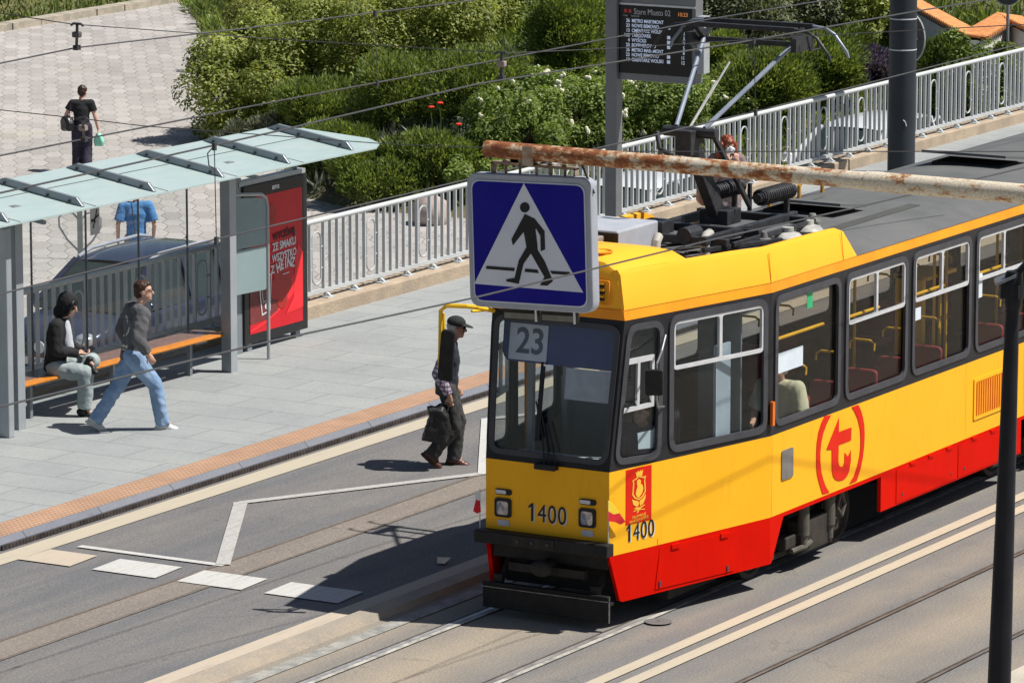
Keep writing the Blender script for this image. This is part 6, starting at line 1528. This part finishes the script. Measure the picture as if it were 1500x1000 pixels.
def crown_pts(rs, rad, K, per, sub=.42, lift=.15):
    rx, ry, rz = rad; C_ = []; N_ = []
    for k in range(K):
        d = rs.normal(size=3); d /= np.linalg.norm(d); d[2] = rs.uniform(-.95, 1.0); d[:2] *= math.sqrt(max(0, 1-.6*d[2]**2))/max(1e-3, np.linalg.norm(d[:2]))
        t = rs.uniform(.45, .82); c = np.array([d[0]*rx, d[1]*ry, rz*.5*(1+d[2]*.9)])*np.array([t, t, .85+.15*t])
        sr = sub*rs.uniform(.6, 1.15)*min(rx, ry, rz*.8)
        q = rs.normal(size=(per, 3)); q /= np.linalg.norm(q, axis=1)[:, None]
        rr = sr*rs.uniform(.72, 1.0, size=per)
        C_.append(c+q*rr[:, None]*np.array([1, 1, .85])); N_.append(q)
    return np.concatenate(C_), np.concatenate(N_)
LV = {
 'broad': leafmat('leaf_broad', [(0, (.15, .195, .045)), (.35, (.275, .335, .078)), (.7, (.39, .435, .12)), (1, (.52, .53, .20))], .45),
 'broadg': leafmat('leaf_gold', [(0, (.12, .145, .032)), (.4, (.25, .275, .06)), (1, (.42, .41, .13))], .38),
 'juni': leafmat('leaf_juniper', [(0, (.09, .135, .036)), (.5, (.17, .23, .062)), (.85, (.26, .32, .085)), (1, (.34, .38, .13))], .45),
 'rose': leafmat('leaf_rose', [(0, (.10, .155, .032)), (.5, (.195, .275, .06)), (1, (.33, .41, .11))], .42),
 'olive': leafmat('leaf_olive', [(0, (.08, .10, .05)), (.5, (.16, .185, .10)), (1, (.30, .32, .20))], .35),
 'grey': leafmat('leaf_grey', [(0, (.08, .10, .07)), (.5, (.16, .18, .13)), (1, (.27, .28, .22))]),
 'lav': leafmat('leaf_lavender', [(0, (.07, .075, .075)), (.5, (.13, .10, .20)), (1, (.24, .17, .37))]),
 'lime': leafmat('leaf_lime', [(0, (.085, .12, .012)), (.5, (.16, .21, .025)), (1, (.25, .30, .05))]),
 'grass': leafmat('leaf_grass', [(0, (.06, .10, .015)), (.5, (.12, .17, .03)), (1, (.20, .22, .07))]),
}
STEM = mat('stem_brown', (.07, .05, .03), (.10, .075, .045), 6, .9)
def bloom(name, m): return m
FW = mat('flower_cream', (.78, .74, .52), (.72, .72, .62), 30, .7); FR = mat('flower_red', (.70, .05, .02), (.6, .03, .015), 30, .6)
def shrub(name, px, py, wpx, hpx, kind, label, cat='shrub', K=26, per=190, leaf=.085, flowers=None, group=None, seed=0, asp=.5, dz=0., loc=None, nfl=0):
    rs = np.random.default_rng(seed+int(px*7+py))
    p = loc if loc is not None else at_terrain(px, py)
    s = FPX/((p-cC).dot(cF)); rx = wpx/s/2; rz = hpx/s/.985
    rx = max(rx, .25); ry = rx*.9
    r = empty(name, p, 0, label, cat, group)
    q = G()
    for k in range(6):
        a = 2*pi*k/6+rs.uniform(0, .6); e = (rx*.55*cos(a), ry*.55*sin(a), rz*rs.uniform(.5, .75)); q.tube([(0, 0, -.25), (e[0]*.3, e[1]*.3, rz*.25), e], [.05*rx+.012, .03*rx+.01, .008], 6)
        for t in range(2): q.tube([Vector(e)*.6, Vector(e)*.6+Vector((rs.uniform(-.3, .3)*rx, rs.uniform(-.3, .3)*ry, rz*.3))], [.016, .005], 5)
    q.build('stem', STEM, r)
    if kind in ('juni', 'grey', 'lav', 'grass'):
        C_, N_ = crown_pts(rs, (rx*1.05, ry*1.05, rz*1.0), K, int(per*1.9), .5)
        g_ = N_*.55+np.array([0, 0, .75])+np.column_stack([C_[:, 0]/rx, C_[:, 1]/ry, C_[:, 2]*0])*.4
        g_ /= np.linalg.norm(g_, axis=1)[:, None]
        me = leaf_mesh('crown', C_, g_, rs.uniform(.6, 1.4, len(C_))*leaf*1.25, rs.uniform(.7, 1.3, len(C_))*leaf*.42, rs, along=True)
    else:
        C_, N_ = crown_pts(rs, (rx*1.05, ry*1.05, rz), K, int(per*1.5))
        me = leaf_mesh('crown', C_, N_, rs.uniform(.6, 1.4, len(C_))*leaf, rs.uniform(.7, 1.3, len(C_))*leaf*asp, rs, .95)
    link('crown', me, LV[kind], r)
    if flowers:
        out = C_[(N_[:, 2] > -.1) & (np.linalg.norm(C_/np.array([rx, ry, rz]), axis=1) > .62)]
        idx = rs.choice(len(out), min(nfl, len(out)), replace=False); q = G()
        for c in out[idx]:
            sz = rs.uniform(.035, .075); c = Vector(c)*1.05
            for k in range(3): q.sph(c+Vector(rs.uniform(-.5, .5, 3)*sz*1.3), sz*rs.uniform(.5, .8), 6, 4)
        tag(q.build('blossom', flowers, r, smooth=True), kind=None)
    return r
big = [
 (352, 206, 175, 150, 'broad', 'rounded broadleaf bush at the left corner of the planting casting shade on the pavers'),
 (432, 168, 200, 165, 'broad', 'yellow green broadleaf bush second from the paved square'),
 (405, 75, 170, 120, 'broadg', 'golden topped broadleaf bush at the top edge beside the paved square'),
 (535, 133, 210, 160, 'broad', 'wide broadleaf bush above the shelter roof tip'),
 (640, 104, 190, 150, 'broad', 'broadleaf bush left of the dark upright evergreen'),
 (515, 40, 220, 120, 'broadg', 'golden green broadleaf bush at the top of the picture above the wide bush'),
 (470, 105, 190, 120, 'broad', 'broadleaf bush in the middle of the hedge behind its front row'),
 (590, 62, 200, 120, 'broadg', 'golden green broadleaf bush behind the wide bush and its right hand neighbour'),
 (700, 52, 190, 120, 'broad', 'broadleaf bush at the top edge above the pink insulator'),
]
for i, (px, py, w, h, k, lab) in enumerate(big):
    shrub('broadleaf_bush', px, py, w, h, k, lab, 'bush', K=44, per=260, leaf=.095, group='broadleaf bushes of the hedge', seed=i)
ev = [
 (830, 108, 120, 120, 'tall dark feathery evergreen left of the departure board'),
 (470, 205, 150, 75, 'dark evergreen shrub behind the shelter roof tip'),
 (600, 185, 170, 90, 'dark feathery evergreen shrub between the broadleaf hedge and the overhead wires'),
 (705, 180, 150, 95, 'dark evergreen shrub left of the white roses'),
 (560, 282, 170, 70, 'low bright topped evergreen just above the white railing left of the blue sign'),
 (650, 262, 140, 60, 'low evergreen with poppies beside the blue sign'),
 (500, 250, 150, 60, 'low dark evergreen behind the poster display'),
 (1120, 178, 170, 90, 'dark evergreen right of the pantograph arm'),
 (1035, 118, 110, 70, 'dark evergreen behind the pantograph head'),
 (1200, 150, 130, 90, 'dark green shrub left of the lavender'),
]
for i, (px, py, w, h, lab) in enumerate(ev):
    shrub('evergreen_shrub', px, py, w, h, 'juni', lab, 'evergreen', K=44, per=260, leaf=.08, group='dark evergreen shrubs on the slope', seed=40+i)
rose = [
 (760, 232, 190, 95, 'rose bush with cream flowers behind the blue sign', 26),
 (850, 205, 170, 90, 'rose bush with white flowers left of the departure board post', 40),
 (760, 165, 150, 60, 'rose bush with small white flowers above the blue sign', 24),
 (975, 200, 170, 95, 'rose bush right of the departure board post', 22),
 (1065, 182, 130, 70, 'rose bush with cream flowers between the pantograph arms', 34),
 (915, 150, 140, 60, 'rose bush half hidden by the departure board', 14),
 (700, 280, 130, 50, 'low green rose bush at the railing left of the blue sign', 6),
]
for i, (px, py, w, h, lab, nf) in enumerate(rose):
    shrub('rose_bush', px, py, w, h, 'rose', lab, 'rose bush', K=34, per=230, leaf=.085, flowers=FW, group='flowering rose bushes on the slope', seed=80+i, nfl=nf)
oth = [
 ('olive_shrub', 1105, 62, 150, 85, 'olive', 'grey olive shrub at the top edge above the pantograph head'),
 ('olive_shrub', 1190, 50, 130, 80, 'olive', 'grey olive shrub right of the pantograph horns at the top edge'),
 ('olive_shrub', 1010, 40, 120, 70, 'olive', 'grey green shrub behind the top of the departure board'),
 ('olive_shrub', 770, 30, 110, 70, 'olive', 'pale grey shrub at the top edge left of the tall evergreen'),
 ('leafy_shrub', 1270, 62, 110, 90, 'broad', 'dark leafed shrub at the top edge left of the thick pole'),
 ('leafy_shrub', 1230, 112, 110, 60, 'grass', 'light green grassy shrub left of the lavender'),
 ('lavender', 1268, 132, 85, 50, 'lav', 'purple flowering lavender beside the thick grey pole'),
 ('leafy_shrub', 1225, 162, 80, 30, 'lime', 'bright lime green low shrub on top of the railing left of the pole'),
 ('herb_clump', 420, 215, 130, 40, 'grey', 'grey green herb clump in front of the broadleaf bush'),
 ('herb_clump', 350, 222, 90, 35, 'grey', 'grey green herb clump at the corner by the shelter roof'),
 ('herb_clump', 1170, 128, 80, 45, 'grey', 'dry greyish clump between the evergreens right of the pantograph'),
]
for i, (nm, px, py, w, h, k, lab) in enumerate(oth):
    shrub(nm, px, py, w, h, k, lab, {'olive_shrub': 'shrub', 'leafy_shrub': 'shrub', 'lavender': 'lavender', 'herb_clump': 'herb'}[nm], K=26, per=210, leaf=.09, seed=120+i)
wallp = [(1365, 118, 120, 66, 'broad', 'leafy shrub right of the round sign by the thick pole'), (1425, 112, 150, 66, 'rose', 'green shrub in front of the white garden wall'), (1378, 84, 110, 40, 'grass', 'tall pale grasses beneath the tiled wall'), (1490, 96, 90, 40, 'lime', 'bright grass clump beside the thin sign post'), (1340, 135, 80, 45, 'grass', 'yellow green shrub behind the railing at the thick pole')]
for i, (px, py, w, h, k, lab) in enumerate(wallp):
    d = ray(px, py).normalized(); t_ = 89.2; p = cC+d*t_; p.z = p.z-.0
    base = Vector((p.x, p.y, GZ)); s = FPX/((p-cC).dot(cF)); hh_ = h+(p.z-GZ)*s*.985
    shrub('leafy_shrub', px, py, w, hh_, k, lab, 'shrub', K=40, per=220, leaf=.10, seed=160+i, loc=base)
for i, (px, py, w, h) in enumerate(((1440, 5, 160, 70), (1380, 0, 90, 60))):
    p = onz(px, py, .0) ; p = Vector((p.x+4, p.y+2.5, GZ)); shrub('leafy_shrub', px, py, w, 210, 'grass', ('wide light green shrub behind the tiled wall by the top right corner', 'light green shrub behind the tiled wall next to the thick pole')[i], 'shrub', K=34, per=200, leaf=.12, seed=190+i, loc=p)
# poppies
for i, (px, py) in enumerate(((632, 236), (645, 230), (672, 262))):
    p = at_terrain(px, py); r = empty('poppy', p, 0, 'red poppy among the evergreens left of the blue sign', 'poppy', 'red poppies on the slope')
    q = G(); q.tube([(0, 0, 0), (.02, 0, .75), (0, .03, 1.0)], .008, 5); q.build('stem', LV['rose'], r); q = G()
    for k in range(4): q.sph((.03*cos(k*1.6), .03*math.sin(k*1.6), 1.0), (.035, .035, .025), 8, 5)
    q.build('petal', FR, r, smooth=True)
# ground cover on the slope
rs = np.random.default_rng(5); pts = []
while len(pts) < 11000:
    x = rs.uniform(72, 108); y = rs.uniform(34, 76); d = garden_d(x, y)
    if .05 < d < 15: pts.append((x, y, terrain(x, y)))
pts = np.array(pts); nb = 11
def cover(name, sel, kind, ln, label_kind='stuff'):
    c = np.repeat(pts[sel], nb, 0)+rs.normal(size=(sel.sum()*nb, 3))*np.array([.11, .11, .05]); g_ = np.tile(np.array([0, 0, 1.]), (len(c), 1))+rs.normal(size=(len(c), 3))*.45; g_ /= np.linalg.norm(g_, axis=1)[:, None]
    me = leaf_mesh(name, c, g_, rs.uniform(.6, 1.4, len(c))*ln, rs.uniform(.7, 1.3, len(c))*.05, rs, along=True); tag(link(name, me, LV[kind]), kind='stuff')
nzv = np.array([noise.noise((p[0]*.22, p[1]*.22, 3.)) for p in pts])+rs.normal(size=len(pts))*.08
cover('ground_cover', nzv < .02, 'juni', .30); cover('ground_cover', (nzv >= .02) & (nzv < .2), 'rose', .28); cover('ground_cover', nzv >= .2, 'grey', .26)
# lawn corner
n = 9000; a = rs.uniform(0, 1, n); b = rs.uniform(0, 1, n)**1.5*7+.15
c = np.array(A0)[None]+(np.array(B0)-np.array(A0))[None]*a[:, None]+np.array(gn)[None]*b[:, None]; c[:, 2] = GZ+.05
g_ = np.tile(np.array([0, 0, 1.]), (n, 1))+rs.normal(size=(n, 3))*.5; g_ /= np.linalg.norm(g_, axis=1)[:, None]
tag(link('grass', leaf_mesh('grass', c, g_, rs.uniform(.10, .30, n), rs.uniform(.03, .06, n), rs, along=True), LV['grass']), kind='stuff')

# ------------------------------------------------------------------ light, sky, camera
S = Vector((.26, -.56, 1.0)).normalized()
sd = bpy.data.lights.new('sun', 'SUN'); sd.energy = 5.0; sd.angle = RAD(.5); sd.color = (1, .955, .88)
so = bpy.data.objects.new('sun', sd); COL.objects.link(so); so.rotation_euler = S.to_track_quat('Z', 'Y').to_euler(); so.location = (40, 10, 60)
w = bpy.data.worlds.new('World'); SC.world = w; w.use_nodes = True; nt = w.node_tree; nt.nodes.clear()
sky = nt.nodes.new('ShaderNodeTexSky'); sky.sky_type = 'NISHITA'; sky.sun_disc = False; sky.sun_elevation = math.asin(S.z); sky.sun_rotation = math.atan2(S.x, S.y)
bg = nt.nodes.new('ShaderNodeBackground'); bg.inputs[1].default_value = .05; ow = nt.nodes.new('ShaderNodeOutputWorld')
nt.links.new(sky.outputs[0], bg.inputs[0]); nt.links.new(bg.outputs[0], ow.inputs[0])
cd = bpy.data.cameras.new('camera'); cd.sensor_width = 36; cd.lens = 168.0; cd.clip_start = .5; cd.clip_end = 4000
co = bpy.data.objects.new('camera', cd); COL.objects.link(co)
co.matrix_world = Matrix((cR, cU, -cF)).transposed().to_4x4(); co.location = cC
SC.camera = co
SC.view_settings.view_transform = 'Standard'; SC.view_settings.look = 'None'; SC.view_settings.exposure = .35; SC.view_settings.gamma = 1
SC.view_settings.use_curve_mapping = False
